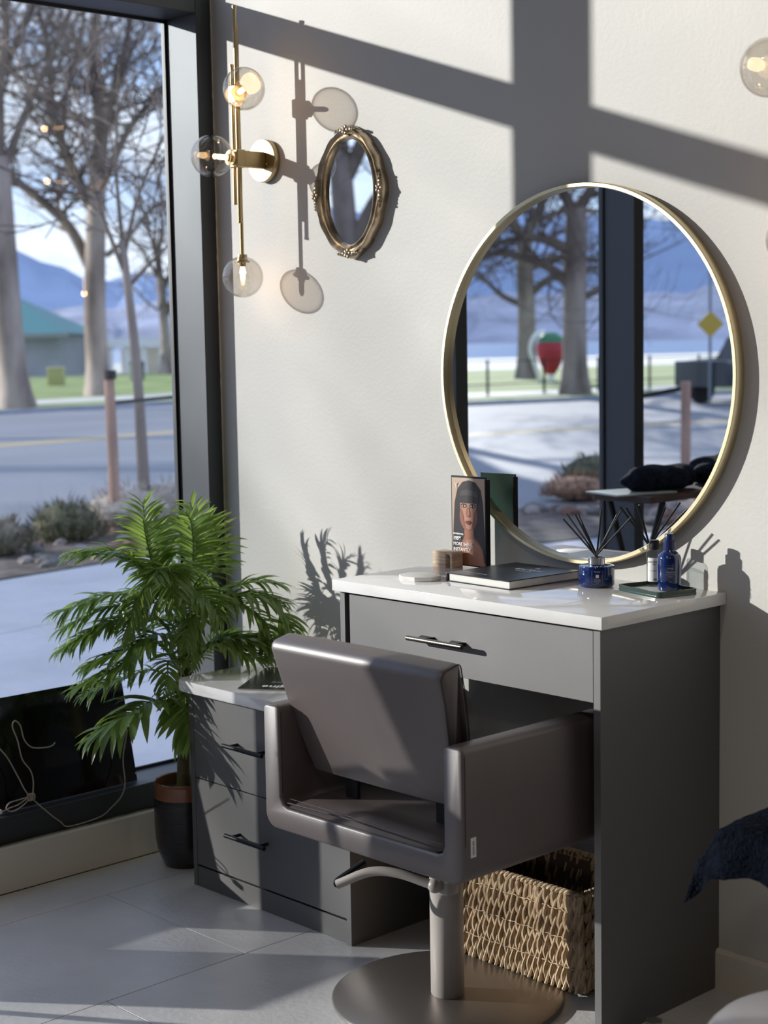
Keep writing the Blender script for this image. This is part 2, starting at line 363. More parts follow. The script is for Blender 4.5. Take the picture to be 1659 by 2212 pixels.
# bare trees
M_BARK = mat('plane_bark', (.22, .17, .15), .9, bump=.8, bscale=6, col2=(.45, .37, .33), var=.35, vscale=1.2, stretch=(1, 1, .35))
M_TWIG = mat('twig_bark', (.13, .10, .09), .9)
M_BRAN = mat('branch_bark', (.16, .125, .105), .9, var=.25, vscale=2)
def tree(label, base, lat, limbs, seed, dens=1.0, zmax=13.5, group=None, depth=3):
    rn = random.Random(seed); root = thing('bare_tree', label, 'tree', base, 0, group)
    lat = Vector(lat).normalized(); dep = Vector((0, 0, 1)).cross(lat)
    trunk = tmp(); br = tmp(); tw = tmp(); cnt = [0]
    def grow(p, d, L, r, lev):
        if cnt[0] > 3200*dens: return
        n = 4 if lev < 2 else 3; pts = [p]; q = p; dd = d.copy()
        for i in range(n):
            dd = (dd+Vector((rn.uniform(-.25, .25), rn.uniform(-.25, .25), rn.uniform(-.10, .22)))).normalized(); q = q+dd*L/n; pts.append(q)
        rad = [max(r*(1-.75*i/n), .006) for i in range(n+1)]
        tube(br if lev < 1 else tw, pts, rad, 5 if lev < 1 else 3, cap=False); cnt[0] += 1
        if lev >= depth: return
        for k in range(int((5 if lev == 0 else 4)*max(.75, min(1, dens)))):
            t = rn.uniform(.25, 1); i = min(int(t*n), n-1); pp = pts[i].lerp(pts[i+1], t*n-i)
            side = Vector((rn.uniform(-1, 1), rn.uniform(-1, 1), rn.uniform(-.35, .8))).normalized()
            grow(pp, (dd*.6+side*.9).normalized(), L*rn.uniform(.5, .75), rad[i]*.5, lev+1)
    for li, limb in enumerate(limbs):
        dj = rn.uniform(-1, 1)*.35
        pts = [lat*a+dep*((z-limb[0][1])*dj if li else 0)+Vector((0, 0, z)) for a, z, r in limb]
        rr = [r for a, z, r in limb]; P = bez(pts, 5); RR = []
        for i in range(len(P)):
            f = i/5; k = min(int(f), len(rr)-2); RR.append(rr[k]+(rr[k+1]-rr[k])*(f-k))
        if li == 0: RR[0] *= 1.35; RR[1] *= 1.12
        tube(trunk if li == 0 else br, P, RR, 12 if li == 0 else 8)
        if li:
            for i in range(4, len(P)-1):
                for _ in range(2 if dens >= 1 else 1):
                    d = (P[i+1]-P[i]).normalized(); s = Vector((rn.uniform(-1, 1), rn.uniform(-1, 1), rn.uniform(-.5, .7))).normalized()
                    grow(P[i], (d*.5+s).normalized(), rn.uniform(1.3, 2.6)*min(1.3, RR[i]/.08+.3), RR[i]*.42, 1 if depth > 2 else 0)
    obj('trunk', trunk, M_BARK, root); obj('branches', br, M_BRAN, root)
    obj('twigs', tw, M_TWIG, root, smooth=False, kind='stuff')
    return root
CR = (.685, .729, 0); CM = (.685, -.729, 0)
L_FORK = [[(-.03, 0, .36), (-.07, 2.34, .33), (0, 4.06, .31), (.09, 5.63, .29), (.17, 6.63, .26)],
 [(-.1, 3.77, .2), (-.89, 5.2, .17), (-2.31, 6.46, .14), (-3.6, 7.48, .09)],
 [(.03, 5.48, .2), (-.34, 6.2, .19), (-.89, 7.48, .16), (-1.2, 8.77, .13), (-1.29, 10.2, .1), (-1.6, 11.77, .07)],
 [(.14, 6.48, .21), (.23, 8.06, .17), (.03, 9.77, .13), (.14, 11.48, .1), (.2, 13.2, .06)],
 [(.23, 6.63, .2), (.44, 8.06, .16), (.86, 9.48, .11), (1.29, 11.06, .09), (1.61, 12.77, .06)],
 [(.34, 6.34, .13), (1.11, 7.91, .11), (1.97, 8.91, .09), (3.11, 9.77, .06)],
 [(-.89, 7.48, .1), (-.74, 9.2, .09), (-.31, 10.91, .06), (-.17, 12.63, .04)],
 [(.33, 4.2, .09), (1.04, 4.77, .07), (1.83, 5.63, .06), (2.83, 5.91, .04)],
 [(-1.2, 8.77, .09), (-2.17, 9.63, .07), (-3.03, 10.91, .06)]]
L_LEFT = [[(.05, 0, .40), (-.05, 1.95, .35), (-.09, 4.27, .30), (-.14, 6.13, .28)],
 [(-.14, 6.02, .2), (-.53, 7.64, .15), (-.77, 9.39, .1), (-1.12, 10.78, .07)],
 [(-.12, 6.02, .17), (.02, 7.76, .14), (.3, 9.16, .1), (.1, 10.78, .07)],
 [(-.07, 5.67, .12), (.63, 7.41, .09), (1.33, 8.81, .07), (1.91, 10.32, .05)],
 [(-.19, 5.44, .12), (-1.12, 6.48, .08), (-1.81, 7.76, .06)],
 [(.14, 8.23, .09), (.86, 9.62, .07), (1.44, 10.78, .05)]]
L_MIR = [[(0, 0, .35), (0, 2.03, .31), (.04, 3.75, .3), (.06, 4.87, .27)],
 [(-.02, 2.77, .15), (-.74, 3.38, .12), (-1.73, 3.69, .09), (-2.72, 3.75, .05)],
 [(-.05, 3.75, .16), (-.99, 4.12, .12), (-2.1, 4, .07), (-2.96, 3.94, .05)],
 [(0, 4.74, .17), (-.43, 5.73, .14), (-.74, 6.96, .1), (-1.36, 8.45, .06)],
 [(.09, 4.74, .17), (.62, 5.85, .12), (.86, 7.46, .1), (1.36, 9.19, .06)],
 [(.15, 2.52, .11), (.86, 2.89, .09), (1.73, 3.75, .05)],
 [(-.31, 5.36, .11), (-1.48, 5.73, .09), (-2.47, 5.61, .05)],
 [(.12, 5.11, .1), (1.23, 5.48, .07), (2.22, 6.59, .05)]]
tree('tall bare tree forking high, second trunk from the left in the window', (-37.7, 24.3, .04), CR, L_FORK, 1)
tree('thick pale trunked bare tree at the far left edge of the window', (-31.5, 17.7, .04), CR, L_LEFT, 2)
tree('broad bare tree with level boughs, reflected in the round mirror left of its dark post', (-23.8, -30.05, .04), CM, L_MIR, 3, 1.6)
def mirrored(L, s=1.0): return [[(-a*s, z*s, r*s) for a, z, r in l] for l in L]
tree('bare tree reflected in the round mirror just right of its dark post', (-22.5, -37.5, .04), CM, mirrored(L_FORK, .85), 4, .7)
tree('distant bare tree behind the yellow diamond sign in the round mirror', (-38, -62, .05), CM, L_LEFT, 5, .6)
tree('distant bare tree on the lawn seen behind the broad tree in the round mirror', (-37, -43, .05), CM, mirrored(L_MIR, 1.1), 6, .7)
tree('distant bare tree on the lawn beyond the white pavilion in the window', (-66, 47, .05), CR, mirrored(L_FORK, .8), 7, .6)
tree('bare street tree whose shadow streaks the road outside', (-33, -7, .04), CR, mirrored(L_FORK, 1.0), 18, .5)
tree('bare street tree whose trunk shows in the small oval mirror', (-24.6, -22.7, .04), CM, mirrored(L_FORK, .95), 21, .35)
tree('bare street tree south of the mirror view, shading the road', (-34, -16, .04), CR, L_LEFT, 19, .5)
tree('bare tree beside the road opposite the salon door', (-31, 3, .04), CR, mirrored(L_FORK, 1.0), 8, .6)
L_SAP = [[(0, 0, .055), (-.02, 1, .045), (-.05, 1.6, .04), (-.12, 2.4, .032)],
 [(-.1, 2.1, .022), (-.3, 2.7, .016), (-.42, 3.3, .01)], [(-.1, 2.3, .02), (.05, 2.8, .015), (.3, 3.3, .01)], [(-.08, 2.0, .018), (.2, 2.3, .013), (.42, 2.45, .008)], [(-.12, 2.4, .02), (-.12, 3.0, .014), (-.03, 3.8, .008)]]
tree('slender young tree tied between two wooden stakes outside the window', (-7.75, 5.05, -.01), CR, L_SAP, 9, .12, depth=2)
M_STAKE = mat('stake_wood', (.42, .26, .20), .8, var=.2, vscale=10, stretch=(1, 1, .2))
for (x, y, h, lab) in ((-7.07, 4.285, 1.30, 'left wooden stake beside the young tree outside the window'), (-8.0, 5.72, 1.34, 'right wooden stake beside the young tree, next to the window jamb')):
    b = tmp(); tube(b, [(0, 0, 0), (-.015, .01, h*.5), (-.02, .0, h)], [.045, .043, .042], 10); o = obj('tree_stake', b, M_STAKE, None, (x, y, -.015)); tag(o, lab, 'stake', 'stakes of the young tree')
    b = tmp(); tube(b, [(.0, 0, h-.06), (.0, 0, h+.012)], .05, 10); obj('strap', b, M_BLK, o)
b = tmp(); box(b, (-.006, 0, 0), (.006, 1.72, .03)); o = obj('tie_strap', b, M_BLK, None, (-7.09, 4.30, 1.02)); o.rotation_euler = (0, 0, math.radians(32)); tag(o, 'black tie strap stretched between the two tree stakes outside', 'strap')
o = obj('tree_stake', box(tmp(), (-.04, -.04, 0), (.04, .04, 1.03), .006, 1), M_STAKE, None, (-6.42, -11.1, -.015)); tag(o, 'square wooden stake in the bed, reflected in the mirror at right', 'stake')
b = tmp(); tube(b, [(0, 0, 0), (-.55, .15, -.10)], .03, 6); o2 = obj('rail', b, M_BLK, o, (0, 0, .96))
# planting bed: rocks and dry shrubs
M_ROCKS = [mat('bed_rock_grey', (.17, .155, .15), .9, bump=.6, bscale=15, var=.2, vscale=8), mat('bed_rock_rust', (.19, .10, .075), .9, bump=.6, bscale=15, var=.3, vscale=8), mat('bed_rock_pale', (.32, .27, .25), .9, bump=.6, bscale=15, var=.2, vscale=8)]
def rock(seed, m):
    rn = random.Random(seed); b = tmp(); bmesh.ops.create_icosphere(b, subdivisions=2, radius=1)
    for v in b.verts: v.co = Vector((v.co.x, v.co.y*.8, v.co.z*.62))*(1+rn.uniform(-.16, .16))
    return mesh('rock', b, m, ang=20)
RK = [rock(s, M_ROCKS[s % 3]) for s in range(6)]
rb = thing('rock_border', 'bed of brown and grey rocks between pavement and road', 'rocks', (0, 0, 0)); rb['kind'] = 'thing'
def rock_at(s, n, r):
    p = out(s, n); o = obj('rock', R.choice(RK), None, rb, (p.x, p.y, .0)); o.rotation_euler = (R.uniform(-.2, .2), R.uniform(-.2, .2), R.uniform(0, 6)); o.scale = (r, r, r)
for i in range(120): rock_at(R.uniform(-11.5, -6.2), R.uniform(-6.9, -5.25), R.uniform(.05, .13))
for i in range(90): rock_at(R.uniform(2.0, 7.5), R.uniform(-7.0, -5.2), R.uniform(.035, .085))
def shrub(x, y, rad, h, m, lab, seed, name='dry_shrub', n=600):
    rn = random.Random(seed); b = tmp()
    for i in range(n):
        a = rn.uniform(0, 2*PI); rr = rad*math.sqrt(rn.random()); z = h*rn.random()*math.sqrt(max(0, 1-(rr/rad)**2))
        p = Vector((rr*math.cos(a), rr*math.sin(a), z)); d = Vector((math.cos(a)*.6+rn.uniform(-.4, .4), math.sin(a)*.6+rn.uniform(-.4, .4), 1)).normalized()*rn.uniform(.05, .11)
        s = d.cross(Vector((rn.uniform(-1, 1), rn.uniform(-1, 1), .2))).normalized()*.008
        b.faces.new([b.verts.new(q) for q in (p-s, p+s, p+d)])
    core = tmp(); sphere(core, (0, 0, h*.38), (rad*.85, rad*.85, h*.5), 14, 9)
    o = obj(name, core, m, None, (x, y, 0)); tag(o, lab, 'shrub'); obj('twigs', b, m, o, smooth=False, kind='stuff'); return o
M_SHB = mat('dry_shrub', (.20, .17, .13), .95, bump=1, bscale=30, var=.3, vscale=12); M_SHG = mat('green_shrub', (.10, .095, .055), .95, bump=1, bscale=30, var=.4, vscale=12); M_SHP = mat('pale_shrub', (.40, .34, .29), .95, bump=1, bscale=30, var=.2, vscale=12)
shrub(-6.95, 3.75, .30, .32, M_SHG, 'dark green low shrub at the left of the bed outside the window', 1)
shrub(-7.2, 4.5, .42, .36, M_SHP, 'pale dry shrub around the foot of the left tree stake', 2)
shrub(-7.5, 5.2, .34, .36, M_SHP, 'pale dry shrub under the young tree', 3)
shrub(-6.35, -9.6, .45, .38, M_SHG, 'brown green shrub among the rocks in the mirror reflection', 5)
shrub(-5.9, -8.7, .36, .22, mat('rust_shrub', (.30, .17, .11), .95, bump=1, bscale=30, var=.3, vscale=12), 'rust brown spreading shrub among the rocks in the mirror', 6)
shrub(-6.6, 2.95, .25, .28, M_SHB, 'brown dry shrub at the lower left edge of the window view', 7)
# green-roofed building, pavilion, park furniture
t = thing('park_building', 'long grey building with a teal hipped roof beyond the lawn', 'building', (-72, 42, 0), math.atan2(.729, .685))
obj('wall', box(tmp(), (-22, 0, 0), (2.0, 9, 2.35)), mat('grey_block', (.30, .32, .34), .9, var=.08, vscale=1), t)
b = tmp(); q = [(-23, -.8, 2.3), (2.7, -.8, 2.3), (2.7, 10, 2.3), (-23, 10, 2.3), (-17, 4.5, 5.6), (-2.2, 4.5, 4.9)]; V = [b.verts.new(p) for p in q]
for f in ((0, 1, 5, 4), (1, 2, 5), (2, 3, 4, 5), (3, 0, 4), (3, 2, 1, 0)): b.faces.new([V[i] for i in f])
obj('roof', b, mat('teal_roof', (.07, .22, .24), .6), t, smooth=False); obj('fascia', box(tmp(), (-23, -.85, 2.1), (2.7, -.78, 2.33)), mat('fascia_grey', (.22, .25, .26), .8), t)
t = thing('pavilion', 'white flat-roofed open pavilion beyond the lawn', 'pavilion', (-75, 49.2, 0), math.atan2(.729, .685))
MW = mat('white_render', (.85, .85, .83), .7)
obj('roof', box(tmp(), (-.2, 0, 1.55), (6.6, 4, 2.0)), MW, t); obj('back_wall', box(tmp(), (.4, 3.5, 0), (6.4, 3.7, 1.5)), MW, t)
for i in range(7): obj('column', box(tmp(), (.1+i*1.0, .2, 0), (.4+i*1.0, .5, 1.55)), MW, t)
t = thing('pergola_frame', 'thin pale pergola frame standing above the white pavilion', 'pergola', (-80, 57, 0), math.atan2(.729, .685))
for x in (0, 1.4, 2.6): obj('post', box(tmp(), (x, 0, 0), (x+.12, .12, 4.1)), MW, t)
obj('beam', box(tmp(), (-.4, 0, 4.1), (3.1, .14, 4.3)), mat('beam_grey', (.5, .45, .42), .8), t)
t = thing('utility_box', 'small yellow utility cabinet on the lawn in front of the grey building', 'box', (-51.6, 31.0, .05), math.atan2(.729, .685))
obj('cabinet', box(tmp(), (0, 0, 0), (.62, .5, .66), .02), mat('yellow_green_paint', (.40, .40, .16), .6), t); obj('lid', box(tmp(), (-.03, -.03, .66), (.65, .53, .72), .01), mat('lid_yellow', (.62, .55, .30), .6), t)
t = thing('litter_bin', 'dark green litter bin on the lawn right of the left stake', 'bin', (-55, 37.6, .05))
b = tmp(); lathe(b, [(.28, 0), (.32, .02), (.34, .72), (.30, .74)]); obj('body', b, mat('bin_green', (.02, .07, .05), .6), t); b = tmp(); lathe(b, [(.36, .74), (.36, .80), (.1, .9), (0, .92)]); obj('lid', b, M_BLK, t)
# strawberry sculpture with curved white bracket, road sign, truck, fence (seen in the mirror)
t = thing('strawberry_sculpture', 'red strawberry sculpture with green crown on the lawn in the mirror', 'sculpture', (-31.5, -38, .05))
b = tmp(); lathe(b, [(0, .28), (.16, .32), (.34, .6), (.46, 1.0), (.48, 1.25), (.38, 1.45), (0, 1.5)], seg=20); obj('fruit', b, mat('berry_red', (.42, .03, .05), .5, bump=1, bscale=12), t)
b = tmp(); lathe(b, [(.44, 1.36), (.40, 1.52), (.2, 1.68), (0, 1.70)], seg=16); obj('crown', b, mat('crown_green', (.06, .22, .12), .6), t)
b = tmp(); tube(b, bez([(-.05, .45, .0), (-.12, .62, .55), (-.2, .8, 1.1), (-.15, .66, 1.55), (.0, .3, 1.72)], 5), .07, 8); obj('bracket', b, MW, t)
b = tmp(); cyl(b, (0, 0, 0), (0, 0, .32), .12, 12); obj('plinth', b, MW, t)
t = thing('road_sign', 'yellow diamond road sign on a post, reflected at the right of the mirror', 'sign', (-17.35, -27, -.03))
b = tmp(); cyl(b, (0, 0, 0), (0, 0, 3.2), .035, 8); obj('post', b, mat('galvanised', (.22, .24, .27), .5), t)
b = tmp(); vv = [(-.0, .30), (.30, 0), (0, -.30), (-.30, 0)]
nrm = Vector((.7, .71, 0)); sd_ = Vector((.71, -.7, 0))
A = [b.verts.new(sd_*a+nrm*.04+Vector((0, 0, 1.80+c))) for a, c in vv]; B = [b.verts.new(sd_*a+nrm*.055+Vector((0, 0, 1.80+c))) for a, c in vv]
b.faces.new(A); b.faces.new(B[::-1]); [b.faces.new((A[i], A[(i+1) % 4], B[(i+1) % 4], B[i])) for i in range(4)]
obj('plate', b, mat('sign_yellow', (.50, .34, .05), .6), t, smooth=False)
t = thing('pickup_truck', 'dark pickup truck parked beyond the road at the right of the mirror', 'truck', (-17.3, -29.5, -.03), math.radians(100))
MT = mat('truck_paint', (.04, .045, .06), .3, coat=.5)
b = tmp(); prism(b, [(-1.9, .38), (-1.9, .95), (-.9, 1.0), (-.45, 1.5), (.75, 1.5), (1.0, .98), (2.4, .98), (2.4, .4)], -.85, .85, 'y', .06, 2); obj('body', b, MT, t)
b = tmp(); prism(b, [(-.72, 1.04), (-.40, 1.42), (.68, 1.42), (.86, 1.04)], -.86, .86, 'y'); obj('side_window', b, M_SCREEN, t)
for x in (-1.25, 1.6):
    for y in (-.86, .66): b = tmp(); cyl(b, (x, y, .33), (x, y+.2, .33), .33, 20); obj('wheel', b, M_RUB, t)
t = thing('lawn_fence', 'thin dark post and rail fence along the lawn in the mirror', 'fence', (0, 0, 0))
for i in range(14):
    p = out(-46+i*1.9, -30.2); obj('post', box(tmp(), (p.x-.025, p.y-.025, 0), (p.x+.025, p.y+.025, 1.0)), M_BLK, t)
b = tmp()
for z in (.35, .95): tube(b, [out(-46, -30.2, z), out(-46+13*1.9, -30.2, z)], .014, 6)
obj('rail', b, M_BLK, t)

# ------------------------------------------------------------------ drawer cabinet (left, low)
t = thing('drawer_cabinet', 'low charcoal cabinet with two deep drawers under a white rounded top, behind the palm pot', 'cabinet', (.309, -.414, 0))
obj('body', box(tmp(), (.019, .020, .02), (.634, .412, .546)), M_LAMD, t)
obj('side_panel', box(tmp(), (0, 0, 0), (.0175, .412, .547), .0006, 1), M_LAM, t)
obj('kick_plate', box(tmp(), (.0185, .001, 0), (.634, .019, .056), .0006, 1), M_LAM, t)
def bar_handle(parent, x0, x1, z, y, m, r=.0058):
    h = tmp(); cyl(h, (x0, y-.031, z), (x1, y-.031, z), r, 16); ho = obj('handle', h, m, parent)
    for x in (x0+.025, x1-.025): b = tmp(); cyl(b, (x, y-.031, z), (x, y, z), .0045, 10); obj('handle_post', b, m, ho)
for z0, z1, zh in ((.062, .3035, .185), (.3065, .545, .428)):
    d = obj('drawer', box(tmp(), (.0195, 0, z0), (.633, .0185, z1), .0008, 1), M_LAM, t)
    bar_handle(d, .186, .350, zh, 0, M_BLK)
b = tmp(); prism(b, rrect(-.018, -.033, .6345, .412, .03, 6, (0, 0, 0, 1)), .5475, .578, 'z', .002, 2)
obj('worktop', b, M_QUARTZ, t)

# ------------------------------------------------------------------ styling desk
t = thing('styling_desk', 'tall charcoal styling desk with white quartz top and one wide drawer under the round mirror', 'desk', (.945, -.421, 0))
obj('side_panel', box(tmp(), (0, 0, 0), (.0175, .405, .8825), .0006, 1), M_LAM, t)
b = tmp(); prism(b, [(0, 0), (.405, 0), (.405, .094), (.4195, .094), (.4195, .8825), (0, .8825)], .782, .7995, 'x'); obj('side_panel', b, M_LAM, t, smooth=False)
d = obj('drawer', box(tmp(), (.0335, 0, .7255), (.781, .0185, .8765), .0008, 1), M_LAM, t)
obj('drawer_box', box(tmp(), (.045, .019, .735), (.765, .36, .868)), M_LAMD, t)
b = tmp(); cyl(b, (.262, -.030, .803), (.435, -.030, .803), .0058, 16); ho = obj('handle', b, M_BRONZE, d)
for x in (.300, .397):
    b = tmp(); prism(b, [(x-.022, 0), (x-.006, -.030), (x+.006, -.030), (x+.022, 0)], .799, .807, 'z'); obj('handle_post', b, M_BLK, ho)
obj('back_rail', box(tmp(), (.018, .385, .70), (.7815, .404, .88)), M_LAMD, t)
b = tmp(); box(b, (-.0103, -.0156, .883), (.8163, .4205, .91), .0015, 2); obj('worktop', b, M_QUARTZ, t)

# ------------------------------------------------------------------ salon chair
t = thing('salon_chair', 'taupe leather salon chair with cube arms on a round steel base, back to the camera', 'chair', (1.345, -.475, 0))
ox, oy = 1.345, -.475
def outl(w0, w1, z0, zt, zi, aw, rb):                          # U profile: outer box with seat trough
    o = [(w0, zt-.012), (w0+.003, zt-.004), (w0+.012, zt)]
    o += [(w0+aw-.012, zt), (w0+aw-.003, zt-.004), (w0+aw, zt-.012)]
    o += [(w0+aw, zi+.02), (w0+aw+.006, zi+.006), (w0+aw+.02, zi)]
    o += [(w1-aw-.02, zi), (w1-aw-.006, zi+.006), (w1-aw, zi+.02), (w1-aw, zt-.012), (w1-aw+.003, zt-.004), (w1-aw+.012, zt)]
    o += [(w1-.012, zt), (w1-.003, zt-.004), (w1, zt-.012)]
    for k in range(7):
        a = -PI/2*k/6; o.append((w1-rb+rb*math.cos(a), z0+rb+rb*math.sin(a)))
    for k in range(7):
        a = -PI/2-PI/2*k/6; o.append((w0+rb+rb*math.cos(a), z0+rb+rb*math.sin(a)))
    return o
X0, X1 = 1.077-ox, 1.688-ox
b = tmp(); prof = outl(X0, X1, .408, .686, .462, .054, .036)
ysec = [(-.765, .010, 0), (-.772, .003, 1), (-.762, 0, 2)]
# loft along y with rounded rear end: scale profile inward slightly at the ends
def ringat(y, ins):
    out_ = []
    n = len(prof)
    for i, (a, z) in enumerate(prof):
        pa = Vector(prof[i-1]); pb = Vector(prof[(i+1) % n]); d = (pb-pa); nn = Vector((d.y, -d.x)).normalized() if d.length > 0 else Vector((0, 0))
        out_.append((a+nn.x*ins, z+nn.y*ins, y))
    return [b.verts.new((a, y-oy, z)) for a, z, y in out_]
secs = [(-.773, .0055), (-.7715, .0025), (-.768, .0006), (-.762, 0), (-.55, 0), (-.32, 0), (-.272, 0), (-.267, .002), (-.265, .005)]
rings = [ringat(y, i) for y, i in secs]; n = len(prof)
for A, B in zip(rings, rings[1:]):
    for i in range(n): b.faces.new((A[i], A[(i+1) % n], B[(i+1) % n], B[i]))
for rg in (rings[0], rings[-1][::-1]): b.faces.new(rg)
b.normal_update(); bmesh.ops.triangulate(b, faces=[f for f in b.faces if len(f.verts) > 4], ngon_method='EAR_CLIP')
obj('arm_shell', b, M_LEATH, t, ang=50)
# seat cushion domed
b = tmp(); nx_, ny_ = 14, 14; G = []
for j in range(ny_+1):
    row = []
    for i in range(nx_+1):
        u, v = i/nx_, j/ny_; x = X0+.0555+u*(X1-X0-.111); y = -.764+v*.485
        e = min(u, 1-u, v, 1-v); z = .462+.018*min(1, (e/.07))**.5+.004*math.sin(PI*u)*math.sin(PI*v)
        row.append(b.verts.new((x, y-oy, z)))
    G.append(row)
for j in range(ny_):
    for i in range(nx_): b.faces.new((G[j][i], G[j][i+1], G[j+1][i+1], G[j+1][i]))
obj('seat_cushion', b, M_LEATH, t, ang=80)
b = tmp(); yst = -.762-oy
tube(b, [(X0+.062, yst, .470), (0, yst-.002, .4765), (X1-.062, yst, .470)], .0017, 6); st = obj('seat_piping', b, M_SEAM, t)
b = tmp()
for i in range(72): x = X0+.066+i*.0066; tube(b, [(x, yst+.004, .4785), (x+.003, yst+.006, .4795)], .0007, 4)
obj('stitching', b, mat('pale_thread', (.30, .26, .25), .7), t, kind='stuff')
for xs_ in (X0, X1-.054):
    b = tmp(); y = -.766-oy
    P = [(xs_+.0015, y, .44 if xs_ == X0 else .452), (xs_+.001, y, .672), (xs_+.012, y, .6855), (xs_+.042, y, .6855), (xs_+.0535, y, .672), (xs_+.0535, y, .49)]
    tube(b, P, .0013, 6); obj('arm_piping', b, M_SEAM, t)
# backrest: slab leaning to the camera, narrower at the bottom; side profile lofted across its width
def arc(cx_, cy_, r, a0, a1, n): return [(cx_+r*math.cos(math.radians(a0+(a1-a0)*k/n)), cy_+r*math.sin(math.radians(a0+(a1-a0)*k/n))) for k in range(n+1)]
BP = [(-.6965, .538), (-.716, .612), (-.736, .687), (-.756, .762)]
BP += arc(-.7505, .8135, .020, 195, 105, 6) + arc(-.7215, .8305, .010, 105, 15, 4)
BP += [(-.694, .762), (-.676, .690), (-.658, .615)] + arc(-.653, .552, .012, 15, -75, 4) + arc(-.686, .545, .010, -90, -165, 3)
bc = Vector((sum(p[0] for p in BP)/len(BP), sum(p[1] for p in BP)/len(BP)))
def bhw(z): q = min(1, max(0, (z-.534)/.29)); return .212+.052*(1-(1-q)**1.8)
b = tmp(); VR = []
for tt, ins in ((-1, .010), (-.99, .004), (-.97, .001), (-.94, 0), (-.5, -.0015), (0, -.002), (.5, -.0015), (.94, 0), (.97, .001), (.99, .004), (1, .010)):
    ring = []
    for k, (y, z) in enumerate(BP):
        pa = Vector(BP[k-1]); pb = Vector(BP[(k+1) % len(BP)]); d_ = pb-pa; nn = Vector((-d_.y, d_.x)).normalized()
        if nn.dot(bc-Vector((y, z))) < 0: nn = -nn
        ring.append(b.verts.new((.022+tt*bhw(z), y+nn.x*ins-oy, z+nn.y*ins)))
    VR.append(ring)
n = len(BP)
for A, B in zip(VR, VR[1:]):
    for i in range(n): b.faces.new((A[i], A[(i+1) % n], B[(i+1) % n], B[i]))
b.faces.new(VR[0]); b.faces.new(VR[-1][::-1])
obj('backrest', b, M_LEATH, t, ang=60)
b = tmp(); tube(b, [(.022+.992*bhw(z), bc.x+(y-bc.x)*.965-oy, bc.y+(z-bc.y)*.985) for y, z in BP], .0015, 6, closed=True); obj('back_piping', b, M_SEAM, t)
for x in (-.12, .16): b = tmp(); box(b, (x, -.665-oy, .455), (x+.04, -.655-oy, .60), .002, 1); obj('back_bracket', b, M_BLK, t)
b = tmp(); box(b, (X1-.0005, -.752-oy, .466), (X1+.0008, -.737-oy, .506)); tg = obj('label_tag', b, M_WHITE, t, label='small white sewn label tag')
for k in range(9): pass
text('tag_lettering', 'GREINER', .0075, M_BLK, tg, M4((0, 0, 1), (0, -1, 0), (X1+.0009, -.742-oy, .470)), .0001)
b = tmp(); lathe(b, [(0, 0), (.258, 0), (.262, .002), (.262, .007), (.258, .0095), (.05, .0095), (0, .0095)], seg=72); obj('base_plate', b, M_STEEL, t)
b = tmp(); lathe(b, [(.036, .0095), (.038, .013), (.038, .325), (.035, .332), (0, .334)], seg=40); col = obj('column', b, M_COLUMN, t)
b = tmp(); cyl(b, (0, 0, .33), (0, 0, .418), .025, 24); obj('piston', b, M_STEEL, t)
b = tmp(); box(b, (-.13, -.11, .40), (.13, .11, .4185), .004, 1); obj('seat_plate', b, M_BLK, t)
b = tmp(); box(b, (.015, -.060, .262), (.062, -.020, .322), .006, 2); pb = obj('pump_housing', b, M_COLUMN, t)
b = tmp(); sphere(b, (.034, -.070, .285), .0165, 18, 12); obj('pivot_ball', b, M_COLUMN, pb)
b = tmp(); tube(b, bez([(.032, -.071, .285), (-.04, -.11, .305), (-.10, -.14, .302), (-.165, -.18, .268)], 8), .0105, 14); lv = obj('foot_lever', b, M_COLUMN, t)
b = tmp(); tube(b, bez([(-.165, -.18, .268), (-.175, -.165, .272), (-.16, -.10, .30)], 6), .0085, 10); obj('pedal', b, M_BLK, lv)

# ------------------------------------------------------------------ woven basket
M_STRAW = mat('seagrass', (.56, .40, .25), .75, col2=(.70, .54, .36), var=.35, vscale=40, bump=.3, bscale=250, stretch=(1, 1, .25))
t = thing('woven_basket', 'rectangular woven seagrass basket on the floor under the desk', 'basket', (1.165, -.275, .0105), math.radians(0))
BW, BD, BH = .40, .235, .225
def strand(seed):
    rn = random.Random(seed); b = tmp(); ph = rn.uniform(0, 6)
    for s in (0, PI):
        P = []; Q = []
        for i in range(33):
            z = BH*i/32; w = 2*PI*z/.088+ph+s
            P.append((.0046*math.cos(w)+rn.uniform(-.0006, .0006), .0052*math.sin(w), z)); Q.append(.0061+.0022*math.sin(w-.6)+rn.uniform(-.0005, .0005))
        tube(b, P, Q, 6)
    return mesh('woven_strand', b, M_STRAW)
ST = [strand(s) for s in range(6)]
def put(x, y, rz=0):
    o = obj('woven_strand', R.choice(ST), None, t, (x, y, 0)); o.rotation_euler = (R.uniform(-.025, .025), R.uniform(-.03, .03), rz)
nf = 23
for i in range(nf): put(BW*(i+.5)/nf, 0); put(BW*(i+.5)/nf, BD)
ns = 13
for i in range(ns): put(0, BD*(i+.5)/ns, PI/2); put(BW, BD*(i+.5)/ns, PI/2)
obj('liner', (lambda b: (box(b, (.006, .006, .0), (BW-.006, BD-.006, .004)), box(b, (.006, .0055, 0), (BW-.006, .007, BH-.01)), box(b, (.006, BD-.007, 0), (BW-.006, BD-.0055, BH-.01)), box(b, (.0055, .006, 0), (.007, BD-.006, BH-.01)), box(b, (BW-.007, .006, 0), (BW-.0055, BD-.006, BH-.01)), b)[-1])(tmp()), mat('basket_inside', (.10, .065, .04), .9), t)
b = tmp()
